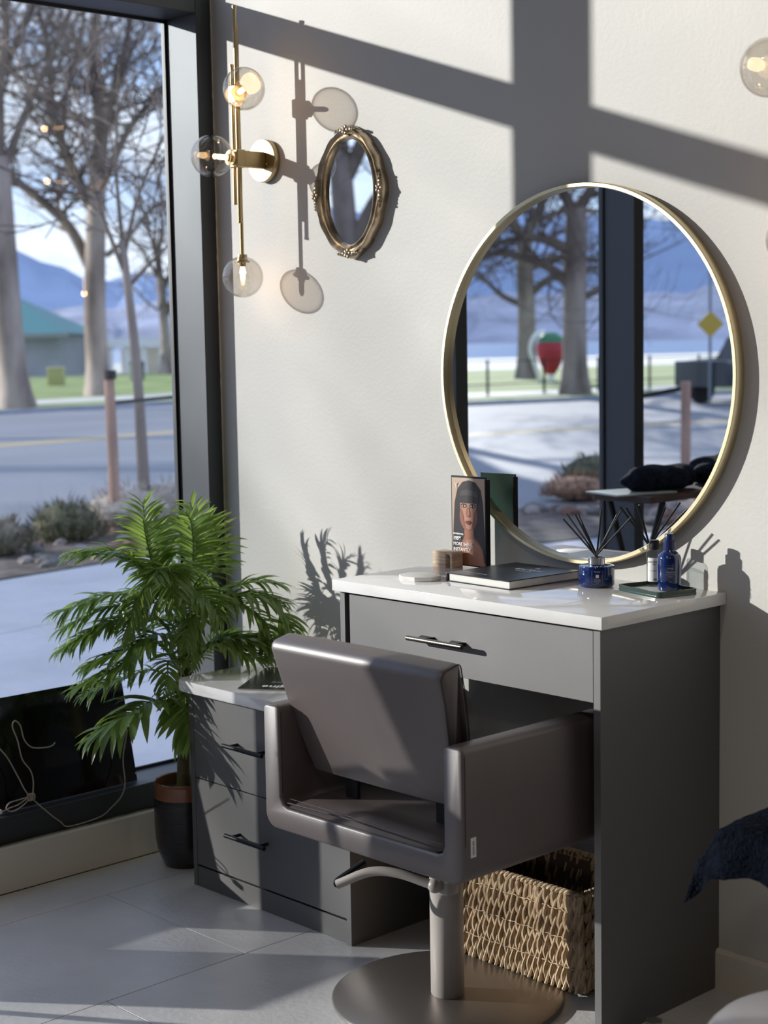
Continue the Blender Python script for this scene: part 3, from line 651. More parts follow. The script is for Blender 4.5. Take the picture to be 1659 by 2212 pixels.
for s in (0, PI):
    P = []; rr = []; cor = [(0, 0), (BW, 0), (BW, BD), (0, BD)]; L = 0
    for k in range(4):
        a = Vector(cor[k]); c = Vector(cor[(k+1) % 4]); m = int((c-a).length/.004)
        for i in range(m):
            p = a.lerp(c, i/m); w = L*2*PI/.026+s; L += (c-a).length/m
            nn = Vector(((c-a).y, -(c-a).x)).normalized(); P.append((p.x+nn.x*.004*math.cos(w), p.y+nn.y*.004*math.cos(w), BH+.002+.004*math.sin(w))); rr.append(.0048)
    tube(b, P, rr, 6, closed=True)
obj('rim', b, M_STRAW, t)
b = tmp()
for z in (.055, .12, .185):
    P = [(BW*i/40, -.0065-.002*math.cos(i*PI), z+.0015*math.sin(i*1.3)) for i in range(41)]; tube(b, P, .0014, 5)
    P = [(BW+.0065, BD*i/24, z) for i in range(25)]; tube(b, P, .0014, 5)
obj('weft_cord', b, M_STRAW, t)

# ------------------------------------------------------------------ round wall mirror
t = thing('round_mirror', 'large round wall mirror with a thin champagne gold frame above the desk', 'mirror', (1.357, 0, 1.388))
b = tmp(); lathe(b, [(.4475, 0), (.4475, .027), (.4455, .030), (.4380, .030), (.4362, .028), (.4362, .012), (.4350, .0)], seg=128, axis='y')
obj('frame', b, M_GOLD, t)
b = tmp(); lathe(b, [(.4362, .0), (.4362, .0125)], seg=128, axis='y'); obj('mirror_glass', b, M_MIRR, t)
# ------------------------------------------------------------------ ornate oval mirror
t = thing('oval_mirror', 'small oval mirror in an ornate scalloped antique gold frame', 'mirror', (.5625, 0, 1.877))
b = tmp(); NSG = 144; prof = [(0, 0, 0), (.0, .018, 0), (.15, .024, 0), (.35, .021, 1), (.55, .027, 1), (.8, .030, 1), (.93, .024, 1), (1, .012, 1), (1, 0, 1)]
rings = []
for f, dpt, sc in prof:
    ring = []
    for k in range(NSG):
        a = 2*PI*k/NSG; ai, bi = .100, .140; 
        wob = 1+.030*math.cos(4*a)+.028*abs(math.sin(4*a+PI/2))**.6-.015+.012*math.cos(12*a)
        ao, bo = .130*wob, .168*wob
        rx = ai+(ao-ai)*f; rz_ = bi+(bo-bi)*f
        ring.append(b.verts.new((rx*math.cos(a), -dpt, rz_*math.sin(a))))
    rings.append(ring)
for A, B in zip(rings, rings[1:]):
    for k in range(NSG): b.faces.new((A[k], A[(k+1) % NSG], B[(k+1) % NSG], B[k]))
obj('frame', b, M_ANTQ, t, ang=60)
b = tmp(); tube(b, [(.1045*math.cos(k*PI/48), -.024, .1445*math.sin(k*PI/48)) for k in range(96)], .0028, 6, closed=True); obj('inner_bead', b, M_ANTQ, t)
for a in (0, 90, 180, 270):                                        # cast flower ornaments
    b = tmp(); ca, sa = math.cos(math.radians(a)), math.sin(math.radians(a)); cx_, cz_ = .128*ca, .163*sa
    tx, tz = -sa, ca
    sphere(b, (cx_, -.031, cz_), .006, 10, 8)
    for k in range(5):
        q = 2*PI*k/5; sphere(b, (cx_+.0085*math.cos(q), -.029, cz_+.0085*math.sin(q)), (.0058, .004, .0058), 10, 8)
    for s in (-1, 1):
        for j, dd in enumerate((.019, .029, .038)): sphere(b, (cx_+tx*dd*s, -.027, cz_+tz*dd*s*1.0), (.0060-.001*j, .004, .0060-.001*j), 8, 6)
        tube(b, [(cx_+tx*.012*s+ca*.006, -.026, cz_+tz*.012*s+sa*.006), (cx_+tx*.03*s+ca*.004, -.024, cz_+tz*.03*s+sa*.004), (cx_+tx*.05*s-ca*.004, -.022, cz_+tz*.05*s-sa*.004)], [.003, .0028, .0015], 6)
    obj('flower_ornament', b, M_ANTQ, t)
b = tmp(); V = [b.verts.new((.1015*math.cos(k*PI/48), -.012, .1415*math.sin(k*PI/48))) for k in range(96)]; b.faces.new(V); obj('mirror_glass', b, M_MIRR, t, smooth=False)

# ------------------------------------------------------------------ brass sconces
def make_sconce(X, lab):
    t = thing('wall_sconce', lab, 'light', (X, 0, 1.994), 0, 'brass globe wall sconces')
    b = tmp(); lathe(b, [(.060, 0), (.060, .017), (.0585, .0195), (0, .0195)], (-.010, 0, 0), 48, axis='y'); obj('backplate', b, M_BRASS, t)
    b = tmp(); box(b, (-.006, -.118, -.024), (.010, -.0195, .022), .002, 1); obj('arm', b, M_BRASS, t)
    b = tmp(); sphere(b, (.017, -.023, -.012), .003, 10, 8); obj('thumb_screw', b, M_BRASS, t)
    z0 = 1.994
    for dx, ry, za, zb, cap in ((.0065, -.1155, 1.816, 2.404, 1), (-.0105, -.1167, 1.868, 2.247, 1), (-.0035, -.1025, 1.722, 2.36, 0)):
        b = tmp(); cyl(b, (dx, ry, za-z0), (dx, ry, zb-z0), .0055, 14)
        if cap:
            cyl(b, (dx, ry, zb-z0-.002), (dx, ry, zb-z0+.004), .0072, 14)
            cyl(b, (dx, ry, za-z0-.002), (dx, ry, za-z0+.002), .0066, 14)
        obj('rod', b, M_BRASS, t)
    for zc in (0, .176): b = tmp(); box(b, (-.019, -.126, zc-.026), (.015, -.094, zc+.024), .003, 1); obj('collar', b, M_BRASS, t)
    for root, c in (((.010, -.113, .176), (.086, -.152, .176)), ((-.003, -.122, .0), (.0, -.203, .0)), ((-.0035, -.1025, -.272), (-.0035, -.1025, -.329))):
        root = Vector(root); c = Vector(c); d = (c-root).normalized()
        s = tmp(); cyl(s, root-d*.006, root+d*.014, .0135, 24, .0165); tube(s, [root+d*.008, root+d*.028], [.0105, .0095], 20)
        so_ = obj('socket', s, M_BRASS, t)
        b = tmp(); tube(b, [root+d*.012, root+d*.0165], .0215, 28); obj('socket_ring', b, M_BRASS, so_)
        b = tmp(); tube(b, [root+d*.028, root+d*.034, root+d*.058, root+d*.066, root+d*.070], [.006, .0072, .0072, .005, .001], 14); obj('bulb', b, M_BULB, t)
        b = tmp(); sphere(b, c, .058, 40, 26); gl = obj('glass_globe', b, M_GLOBE, t)
        b = tmp(); sphere(b, c, .0562, 40, 26); obj('inner_surface', b, M_GLOBE, gl)
        pl = bpy.data.lights.new('bulb_glow', 'POINT'); pl.energy = .22; pl.shadow_soft_size = .012; pl.color = (1, .62, .32)
        po = bpy.data.objects.new('bulb_glow', pl); COL.objects.link(po); po.parent = t; po.location = c+Vector((0, 0, .0))+d*.018
    return t
make_sconce(.205, 'brass wall sconce with three clear glowing glass globes beside the window')
make_sconce(1.995, 'brass globe wall sconce cut by the right edge of the photo')

# ------------------------------------------------------------------ things on the desk
ZT = .910
t = thing('marble_coaster', 'white marble octagonal coaster on the left of the desk top', 'coaster', (1.096, -.298, ZT), math.radians(10))
b = tmp(); prism(b, [(.054*math.cos(a*PI/4+.3), .047*math.sin(a*PI/4+.3)) for a in range(8)], 0, .0105, 'z', .0012, 2); obj('slab', b, mat('white_marble', (.80, .78, .74), .35, var=.07, vscale=25), t)
t = thing('hardcover_book', 'dark ink-blue hardcover book lying on the desk before the mirror', 'book', (1.276, -.168, ZT), math.radians(-3))
obj('pages', box(tmp(), (-.097, -.113, .0025), (.103, .113, .0185)), M_PAPER, t)
for z0 in (0, .0188): obj('cover', box(tmp(), (-.104, -.117, z0), (.106, .117, z0+.0024), .0006, 1), M_COVER, t)
b = tmp(); box(b, (-.106, -.117, 0), (-.1015, .117, .0212), .0015, 2); obj('spine', b, M_COVER, t)
text('title', 'BALMAIN', .020, M_SILV, t, M4((1, 0, 0), (0, 1, 0), (.015, .035, .0213)), .0001, 'CENTER')
text('subtitle', 'HAIR COUTURE', .0075, M_SILV, t, M4((1, 0, 0), (0, 1, 0), (.015, .018, .0213)), .0001, 'CENTER')
text('emblem', 'B', .018, M_SILV, t, M4((1, 0, 0), (0, 1, 0), (.015, .065, .0213)), .0001, 'CENTER')
text('caption', 'the hair encyclopedia', .0095, M_SILV, t, M4((1, 0, 0), (0, 1, 0), (-.045, -.083, .0213)), .0001, 'CENTER')
# wooden card stand
t = thing('wooden_block', 'small pale oak block holding up the portrait card on the desk', 'card holder', (.998, -.098, ZT), 0)
obj('left_cheek', box(tmp(), (-.037, -.022, 0), (.008, .020, .0395), .0012, 1), M_WOOD, t)
b = tmp(); prism(b, [(.0225, 0), (.030, 0), (.030, .036), (.026, .0395), (.008, .0395), (.008, .034), (.018, .034), (.0225, .030)], -.020, .018, 'y'); obj('arch', b, M_WOOD, t, smooth=False)
# portrait card
t = thing('portrait_card', 'upright display card with a portrait of a woman with dark bobbed hair', 'card', (.979, -.068, ZT), 0)
b = tmp(); box(b, (0, 0, .001), (.121, .0026, .228), .0004, 1); obj('panel', b, M_BLK, t)
b = tmp(); box(b, (.1185, -.004, .001), (.1235, .012, .222), .001, 1); obj('side_edge', b, M_BLK, t)
obj('back_panel', box(tmp(), (.002, .003, .002), (.119, .0042, .227)), mat('dark_green_card', (.012, .10, .065), .4), t, label='dark green back of the card')
PC = dict(beige=(.56, .42, .32), hair=(.040, .032, .034), hairl=(.075, .065, .068), skin=(.50, .25, .17), skind=(.30, .13, .09), neck=(.36, .16, .10), lip=(.20, .05, .05), eyew=(.55, .5, .47), black=(.02, .015, .015), brow=(.05, .03, .03), dark=(.06, .035, .03))
pn = [0]
def flat(poly, c, rough=.35):
    pn[0] += 1; y = -.0001*pn[0]-.0001; b = tmp(); V = [b.verts.new((x, y, z)) for x, z in poly]; f = b.faces.new(V); bmesh.ops.triangulate(b, faces=[f]); return b, mat('print_'+c, PC[c], rough)
def ell(cx_, cz_, a, b_, n=20, t0=0, t1=360): return [(cx_+a*math.cos(math.radians(t0+(t1-t0)*k/n)), cz_+b_*math.sin(math.radians(t0+(t1-t0)*k/n))) for k in range(n+1 if t1-t0 < 360 else n)]
pr = obj('portrait_print', *flat([(.003, .004), (.117, .004), (.117, .223), (.003, .223)], 'beige'), t)
def lay(nm, poly, c): obj(nm, *flat(poly, c), pr)
lay('hair', [(.003, .03), (.008, .11), (.012, .16), (.022, .195), (.040, .213), (.062, .218), (.085, .213), (.103, .195), (.110, .16), (.114, .10), (.117, .06), (.117, .012), (.003, .012)], 'hair')
lay('neck', [(.046, .105), (.076, .105), (.078, .075), (.094, .062), (.108, .045), (.114, .012), (.114, .004), (.030, .004), (.028, .05), (.044, .072)], 'neck')
lay('shoulder', [(.050, .066), (.074, .070), (.098, .052), (.108, .032), (.110, .004), (.060, .004), (.055, .03)], 'skin')
lay('jaw', ell(.060, .128, .031, .038), 'skind')
lay('face', [(.031, .163), (.088, .163), (.088, .14), (.083, .115), (.072, .098), (.060, .093), (.049, .099), (.037, .115), (.031, .14)], 'skin')
lay('cheek', [(.031, .150), (.040, .140), (.043, .120), (.052, .100), (.049, .099), (.037, .115), (.031, .14)], 'skind')
lay('cheek', [(.088, .150), (.080, .138), (.077, .120), (.070, .101), (.072, .098), (.083, .115), (.088, .14)], 'skind')
lay('fringe', [(.024, .160), (.094, .160), (.098, .19), (.075, .212), (.045, .212), (.022, .19)], 'hair')
lay('fringe_shine', [(.030, .178), (.060, .180), (.090, .176), (.086, .190), (.060, .195), (.036, .191)], 'hairl')
for x in (.044, .075):
    lay('eye_shadow', ell(x, .1535, .0105, .0055), 'brow'); lay('eye_white', ell(x, .153, .0075, .0028), 'eyew'); lay('iris', ell(x, .1532, .003, .003, 10), 'black')
lay('nose', [(.057, .150), (.062, .150), (.067, .130), (.060, .126), (.053, .130)], 'skin'); lay('nostril', ell(.060, .1275, .0065, .0022), 'skind'); lay('nose_shade', [(.0555, .150), (.0575, .150), (.0565, .130), (.053, .130)], 'skind')
lay('lips', [(.049, .113), (.056, .1165), (.060, .115), (.064, .1165), (.071, .113), (.066, .108), (.060, .106), (.054, .108)], 'lip'); lay('mouth_line', [(.051, .113), (.060, .1125), (.069, .113), (.060, .1115)], 'black')
MT_ = mat('print_white', (.85, .85, .85), .5)
tx = .008; yy = -.0001*(pn[0]+3)
def ct(nm, s, z, sz, bold=.0003): text(nm, s, sz, MT_, pr, M4((1, 0, 0), (0, 0, 1), (tx, yy, z)), .00005, bold=bold)
ct('lettering', 'PROFESSIONAL', .0795, .0052); ct('lettering', '195%', .0655, .0125, .0006); ct('lettering', 'MORE SHINE,', .0520, .0115); ct('lettering', 'INSTANTLY', .0385, .0115); ct('lettering', 'hair care', .0300, .0045)
text('monogram', 'Y', .020, mat('print_pale', (.75, .66, .58), .5), pr, M4((1, 0, 0), (0, 0, 1), (.013, yy, .198)), .00005, bold=.0002)
# reed diffuser
M_BLUEG = mat('cobalt_glass', (.006, .020, .10), .06, spec=.7, coat=.6)
t = thing('reed_diffuser', 'squat cobalt blue reed diffuser with a silver collar and black reeds', 'diffuser', (1.484, -.112, ZT))
b = tmp(); lathe(b, [(.030, 0), (.038, .001), (.0405, .004), (.041, .008), (.041, .044), (.0400, .0475), (.036, .049), (.019, .0495), (.018, .0495)], seg=48); obj('bottle', b, M_BLUEG, t)
b = tmp(); lathe(b, [(.0182, .0496), (.019, .0505), (.019, .0655), (.0182, .0665), (.013, .0665), (.013, .060), (0, .060)], seg=40); obj('collar', b, mat('polished_silver', (.75, .75, .76), .15, metal=1), t)
LB = obj('label_panel', (lambda b: (tube(b, [(.0412*math.cos(a), .0412*math.sin(a), z) for a, z in ((-1.15, .009), (-.95, .009), (-.75, .009), (-.55, .009), (-.55, .04), (-.75, .04), (-.95, .04), (-1.15, .04))], .00018, 4, closed=True), b)[-1])(tmp()), M_SILV, t)
b = tmp(); a = -.85; cx_, cy_ = .0413*math.cos(a), .0413*math.sin(a)
tdir = Vector((-math.sin(a), math.cos(a), 0)); q = Vector((cx_, cy_, .028)); b.faces.new([b.verts.new(q+tdir*x+Vector((0, 0, z))) for x, z in ((-.0036, -.0036), (.0036, -.0036), (.0036, .0036), (-.0036, .0036))]); obj('emblem', b, MT_, LB)
for s, z, sz in (('DIFFUSER', .0365, .0030), ('ORANGE', .0190, .0034), ('BLOSSOM', .0150, .0034), ('165 ML', .0115, .0026)):
    text('lettering', s, sz, M_SILV, LB, M4(tdir, (0, 0, 1), (cx_*1.004, cy_*1.004, z)), .0001, 'CENTER')
for i, (x, z, dy) in enumerate(((-.088, .160, .0), (-.081, .150, -.02), (-.062, .160, .01), (-.050, .163, -.015), (-.010, .172, .03), (.052, .168, .01), (.080, .180, -.01), (.104, .166, -.005))):
    b = tmp(); cyl(b, (-x*.16, -dy*.1, .056), (x, dy, z), .0022, 8); obj('reed', b, M_BLK, t)
# tray and bottles
M_GREEN = mat('green_glaze', (.025, .055, .045), .25, spec=.6, coat=.4)
t = thing('green_tray', 'shallow dark green rectangular tray near the right end of the desk', 'tray', (1.645, -.098, ZT), math.radians(-15))
b = tmp(); prism(b, rrect(-.076, -.055, .076, .055, .012), 0, .005, 'z', .0015, 2); obj('tray_base', b, M_GREEN, t)
b = tmp(); P = rrect(-.0735, -.0525, .0735, .0525, .011)
A = [b.verts.new((x*1.02, y*1.03, .003)) for x, y in P]; B_ = [b.verts.new((x*1.035, y*1.045, .0135)) for x, y in P]; C_ = [b.verts.new((x*.985, y*.98, .0135)) for x, y in P]; D_ = [b.verts.new((x*.97, y*.96, .005)) for x, y in P]
for U, V_ in ((A, B_), (B_, C_), (C_, D_)):
    for i in range(len(P)): b.faces.new((U[i], U[(i+1) % len(P)], V_[(i+1) % len(P)], V_[i]))
obj('rim', b, M_GREEN, t)
obj('tray_inlay', box(tmp(), (-.066, -.046, .0049), (.066, .046, .0056)), mat('pale_inlay', (.55, .56, .53), .3), t)
t = thing('clear_bottle', 'clear glass bottle with white label and black cap on the green tray', 'bottle', (1.606, -.058, ZT+.0058))
M_CLR = sheet_glass('bottle_glass', (.86, .88, .88), 1.5)
b = tmp(); lathe(b, [(.0150, 0), (.0172, .002), (.0175, .006), (.0175, .072), (.0165, .079), (.011, .083), (.0085, .085)], seg=32); obj('bottle', b, M_CLR, t)
b = tmp(); lathe(b, [(.0145, .002), (.0155, .006), (.0155, .060), (0, .060)], seg=28); obj('liquid', b, sheet_glass('bottle_liquid', (.90, .92, .92), 1.2), t)
b = tmp(); lathe(b, [(.0105, .0835), (.0108, .085), (.0108, .103), (.0100, .1045), (0, .1045)], seg=28); obj('cap', b, M_BLK, t)
b = tmp(); A = []; B_ = []
for k in range(13):
    a = math.radians(-105+k*8.5); A.append(b.verts.new((.0178*math.cos(a), .0178*math.sin(a), .012))); B_.append(b.verts.new((.0178*math.cos(a), .0178*math.sin(a), .066)))
for k in range(12): b.faces.new((A[k], A[k+1], B_[k+1], B_[k]))
lb = obj('label', b, MT_, t)
def ctext(parent, s, sz, z, r, a, m, nm='lettering'):
    a = math.radians(a); td = Vector((-math.sin(a), math.cos(a), 0)); text(nm, s, sz, m, parent, M4(td, (0, 0, 1), (r*math.cos(a), r*math.sin(a), z)), .0002, 'CENTER')
ctext(lb, 'BALMAIN', .0062, .055, .0182, -54, M_BLK); ctext(lb, 'PARIS', .0032, .050, .0182, -54, M_BLK); ctext(lb, 'HAIR PERFUME', .0026, .036, .0182, -54, M_BLK)
b = tmp(); a = math.radians(-45); td = Vector((-math.sin(a), math.cos(a), 0))
for k in range(7): q = Vector((.0182*math.cos(a), .0182*math.sin(a), .018))+td*(k-3)*.0012; box(b, (q.x-.0002, q.y-.0002, .0145), (q.x+.0002, q.y+.0002, .0195))
obj('barcode', b, M_BLK, lb)
t = thing('blue_bottle', 'cobalt blue pump bottle standing right of the clear bottle on the green tray', 'bottle', (1.668, -.085, ZT+.0058), math.radians(0))
b = tmp(); lathe(b, [(.0225, 0), (.0245, .002), (.0252, .006), (.0262, .050), (.0262, .070), (.0245, .078), (.018, .085), (.0135, .088), (.0128, .090)], seg=40); obj('bottle', b, M_BLUEG, t)
b = tmp(); lathe(b, [(.0132, .0905), (.0135, .092), (.0135, .109), (.0115, .111)], seg=32); obj('collar', b, mat('cobalt_plastic', (.01, .02, .10), .3), t)
b = tmp(); lathe(b, [(.0100, .110), (.0102, .112), (.0102, .124), (.009, .126), (0, .1262)], seg=28); obj('cap', b, mat('cobalt_plastic', (.01, .02, .10), .3), t)
lb = bpy.data.objects.new('x', None); bpy.data.objects.remove(lb)
b = tmp(); tube(b, [(.0265*math.cos(a), .0265*math.sin(a), .058) for a in (-1.15, -1.0, -.85, -.7, -.55)], .00012, 4); lb = obj('label_line', b, M_SILV, t)
for s, sz, z in (('ORIBE', .0052, .050), ('SUPERSHINE', .0036, .042), ('MOISTURIZING', .0030, .037), ('CREAM', .0036, .032), ('150 ML', .0024, .021)): ctext(lb, s, sz, z, .0268, -48, M_SILV)
# magazine on the low cabinet
t = thing('magazine', 'dark glossy magazine turned upside down on the low white cabinet top', 'magazine', (.533, -.420, .5785), math.radians(35))
obj('pages', box(tmp(), (0.001, .001, 0), (.218, .278, .003)), M_PAPER, t); obj('cover', box(tmp(), (0, 0, .003), (.22, .28, .0038), .0002, 1), mat('magazine_cover', (.035, .033, .036), .22, spec=.6, coat=.3), t)
text('title', 'imagine', .040, MT_, t, M4((-1, 0, 0), (0, -1, 0), (.178, .045, .0039)), .0001, bold=.0008)
text('subtitle', 'hair and beauty', .013, M_SILV, t, M4((-1, 0, 0), (0, -1, 0), (.15, .09, .0039)), .0001)

# ------------------------------------------------------------------ potted palm
M_POTD = mat('dark_glaze', (.016, .017, .022), .28, spec=.6, coat=.3, bump=.3, bscale=14, stretch=(.2, .2, 6)); M_POTC = mat('copper_glaze', (.26, .10, .05), .22, spec=.7, coat=.6)
LEAF = leafmat('palm_leaf', (.055, .115, .030), (.20, .31, .085), (.42, .58, .13), .42)
M_STEM = mat('palm_stem', (.14, .12, .05), .6, var=.3, vscale=20); M_STEMG = mat('green_rachis', (.16, .26, .06), .45)
PX, PY = .143, -.320
t = thing('potted_palm', 'artificial green palm in a dark ceramic pot with a copper rim by the window', 'plant', (PX, PY, 0))
b = tmp(); lathe(b, [(.052, 0), (.060, .004), (.068, .02), (.0795, .05), (.0845, .085), (.086, .13), (.0855, .185), (.0840, .200)], seg=56); pot = obj('pot', b, M_POTD, t)
b = tmp(); lathe(b, [(.0842, .2002), (.0838, .235), (.0835, .243), (.0815, .247), (.079, .244), (.0785, .225), (.078, .21)], seg=56); obj('pot_rim', b, M_POTC, pot, label='glossy copper glazed rim band')
b = tmp(); lathe(b, [(.0784, .214), (.04, .219), (0, .221)], seg=32); obj('soil', b, mat('moss_soil', (.035, .045, .022), .95, bump=1, bscale=80, var=.5, vscale=40), t)
b = tmp()
for i in range(170):
    a = R.uniform(0, 6.28); r = .07*math.sqrt(R.random()); p = Vector((r*math.cos(a), r*math.sin(a), .217)); d = Vector((R.uniform(-1, 1), R.uniform(-1, 1), .6)).normalized()*.016; s = d.cross(Vector((0, 0, 1))).normalized()*.0008
    b.faces.new([b.verts.new(q) for q in (p-s, p+s, p+d)])
obj('moss', b, mat('moss_green', (.03, .06, .03), .9), t, smooth=False, kind='stuff')
def rel(p): return Vector((p[0]-PX, p[1]-PY, p[2]))
b = tmp(); tube(b, bez([rel(p) for p in ((.152, -.326, .21), (.150, -.320, .33), (.148, -.316, .43), (.144, -.306, .56))], 4), [.021, .0205, .02, .0195, .019, .0185, .018, .0175, .017, .016, .015, .014, .012][:13], 16)
for k in range(6):
    a = k*1.05; tube(b, bez([rel((.15+.014*math.cos(a), -.322+.014*math.sin(a), .30+.02*k)), rel((.146+.014*math.cos(a), -.31+.014*math.sin(a), .50)), rel((.132+.012*math.cos(a+.6), -.297+.012*math.sin(a+.6), .70))], 4), .006, 7)
obj('trunk', b, M_STEM, t)
FR = [
 ([(0.125, -0.295, 0.752), (0.083, -0.351, 0.867), (0.079, -0.372, 0.955), (0.073, -0.38, 1.04)], 0.085, 1),
 ([(0.132, -0.286, 0.765), (0.126, -0.245, 0.88), (0.111, -0.23, 0.984), (0.108, -0.242, 1.031)], 0.075, 1),
 ([(0.132, -0.286, 0.765), (0.128, -0.222, 0.824), (0.122, -0.189, 0.887), (0.09, -0.181, 0.978)], 0.085, 0),
 ([(0.125, -0.299, 0.726), (0.087, -0.394, 0.846), (0.052, -0.469, 0.897), (-0.011, -0.564, 0.899)], 0.095, 1),
 ([(0.126, -0.304, 0.687), (0.118, -0.387, 0.776), (0.067, -0.499, 0.788), (-0.004, -0.624, 0.747)], 0.095, 1),
 ([(0.13, -0.31, 0.622), (0.093, -0.365, 0.711), (0.034, -0.473, 0.706), (-0.033, -0.599, 0.636)], 0.09, 0),
 ([(0.135, -0.312, 0.57), (0.171, -0.405, 0.68), (0.149, -0.491, 0.648), (0.086, -0.594, 0.606)], 0.10, 1),
 ([(0.139, -0.317, 0.517), (0.106, -0.387, 0.568), (0.071, -0.458, 0.549), (0.004, -0.55, 0.509)], 0.075, 0),
 ([(0.147, -0.324, 0.413), (0.194, -0.437, 0.499), (0.193, -0.513, 0.483), (0.145, -0.618, 0.424)], 0.115, 1),
 ([(0.147, -0.324, 0.413), (0.213, -0.355, 0.521), (0.269, -0.391, 0.47), (0.306, -0.406, 0.401)], 0.095, 1),
 ([(0.141, -0.309, 0.556), (0.215, -0.397, 0.613), (0.225, -0.425, 0.644), (0.215, -0.46, 0.68)], 0.055, 1),
 ([(0.141, -0.309, 0.556), (0.209, -0.404, 0.609), (0.242, -0.434, 0.57), (0.244, -0.452, 0.529)], 0.055, 1),
 ([(0.135, -0.29, 0.713), (0.178, -0.206, 0.774), (0.25, -0.130, 0.803), (0.31, -0.08, 0.794)], 0.085, 0),
 ([(0.136, -0.292, 0.7), (0.246, -0.209, 0.768), (0.335, -0.145, 0.754), (0.393, -0.098, 0.659)], 0.09, 1),
 ([(0.144, -0.303, 0.569), (0.222, -0.252, 0.645), (0.287, -0.212, 0.654), (0.357, -0.163, 0.644)], 0.105, 1),
 ([(0.146, -0.305, 0.543), (0.258, -0.288, 0.645), (0.336, -0.251, 0.629), (0.392, -0.213, 0.607)], 0.09, 0),
 ([(0.148, -0.307, 0.517), (0.133, -0.229, 0.60), (0.145, -0.154, 0.62), (0.179, -0.085, 0.61)], 0.06, 0),
 ([(0.128, -0.298, 0.713), (0.154, -0.366, 0.853), (0.206, -0.404, 0.823), (0.232, -0.43, 0.755)], 0.085, 1),
 ([(0.127, -0.297, 0.726), (0.159, -0.39, 0.852), (0.176, -0.449, 0.828), (0.178, -0.505, 0.739)], 0.075, 1),
 ([(0.13, -0.294, 0.726), (0.091, -0.289, 0.841), (0.097, -0.238, 0.839), (0.114, -0.187, 0.772)], 0.08, 0),
 ([(0.135, -0.295, 0.687), (0.196, -0.332, 0.791), (0.272, -0.325, 0.787), (0.325, -0.32, 0.738)], 0.09, 1),
 ([(0.136, -0.3, 0.648), (0.241, -0.32, 0.742), (0.266, -0.371, 0.719), (0.277, -0.396, 0.666)], 0.07, 0),
 ([(0.136, -0.308, 0.596), (0.077, -0.298, 0.681), (0.01, -0.323, 0.688), (-0.05, -0.374, 0.633)], 0.075, 0),
]
rj = random.Random(77)
for q_, (pts, ll, fr_) in enumerate(list(FR)):
    if q_ in (7, 8, 9, 10, 11, 15): continue
    jx, jy, jz = rj.uniform(-.02, .02), rj.uniform(-.02, .02), rj.uniform(-.07, .03)
    FR.append(([tuple(c+k/3*j for c, j in zip(p, (jx*2.2+.01, jy*2.2-.01, jz))) for k, p in enumerate(pts)], ll*.92, 0))
def leaflet_mesh(k):
    rn = random.Random(50+k); b = tmp(); n = 7; droop = .16+.34*rn.random(); L = []
    for i in range(n+1):
        s = i/n; w = .068*math.sin(PI*min(1, s*.93+.07))**.75*(1-.3*s)+(.004 if i < n else 0)
        if i == n: w = .001
        z = -droop*s*s*1.1; y = s*(1-.12*s*s); f = w*.42
        L.append([b.verts.new((-w, y, z+f)), b.verts.new((0, y, z)), b.verts.new((w, y, z+f))])
    for A, B in zip(L, L[1:]): b.faces.new((A[0], A[1], B[1], B[0])); b.faces.new((A[1], A[2], B[2], B[1]))
    return mesh('leaflet', b, LEAF, ang=70)
LM = [leaflet_mesh(k) for k in range(10)]
stuffbm = tmp()
ncount = 0
for fi, (pts, ll, front) in enumerate(FR):
    rn = random.Random(100+fi); P = bez([rel(p) for p in pts], 8); b = tmp(); n = len(P)
    tube(b, P, [.0032*(1-.7*i/(n-1))+.0006 for i in range(n)], 6); fr = obj('frond', b, M_STEMG, t)
    # arc-length table from the point where leaflets begin
    seg = [0]
    for i in range(1, n): seg.append(seg[-1]+(P[i]-P[i-1]).length)
    tot = seg[-1]; st = .30*tot if pts[0][2] > .6 or True else 0
    npair = max(10, int((tot-st)/.0115))
    for j in range(npair):
        s = st+(tot-st)*(j+.5)/npair; k = max(i for i in range(n-1) if seg[i] <= s); f = (s-seg[k])/(seg[k+1]-seg[k]); p = P[k].lerp(P[k+1], f); d = (P[k+1]-P[k]).normalized()
        upv = Vector((0, 0, 1)); 
        if abs(d.z) > .8: upv = Vector((-.73, .68, .2)) if fi < 3 else Vector((.5, -.5, .6))
        side = d.cross(upv).normalized(); nrm = side.cross(d).normalized()
        q = (j+.5)/npair; ang = math.radians(68-38*q); env = (.72+.28*math.sin(PI*min(1, q*1.15)))*(1-.35*max(0, q-.8)/.2)
        for sg in (-1, 1):
            a = ang+rn.uniform(-.10, .10); y = (side*sg*math.sin(a)+d*math.cos(a)+nrm*(.22+rn.uniform(-.12, .08))).normalized()
            z = nrm*.5+Vector((0, 0, .6)); z = (z-y*z.dot(y)).normalized(); 
            z = (z+side*rn.uniform(-.18, .18)).normalized(); z = (z-y*z.dot(y)).normalized(); x = y.cross(z); L = 1.32*ll*env*rn.uniform(.9, 1.08)
            XW = L*(1.45 if fi in (8, 9, 10, 11, 14, 6) else 1.1); m = Matrix(((x.x*XW, y.x*L, z.x*L, p.x), (x.y*XW, y.y*L, z.y*L, p.y), (x.z*XW, y.z*L, z.z*L, p.z), (0, 0, 0, 1)))
            lm = LM[rn.randrange(10)]
            if front and ncount < 300:
                o = bpy.data.objects.new('leaflet', lm); COL.objects.link(o); o.parent = fr; o.matrix_local = m; ncount += 1
            else:
                vo = len(stuffbm.verts); nv = [stuffbm.verts.new(m @ v.co) for v in lm.vertices]
                for pl_ in lm.polygons: stuffbm.faces.new([nv[i] for i in pl_.vertices])
obj('leaflets', stuffbm, LEAF, t, ang=70, kind='stuff')

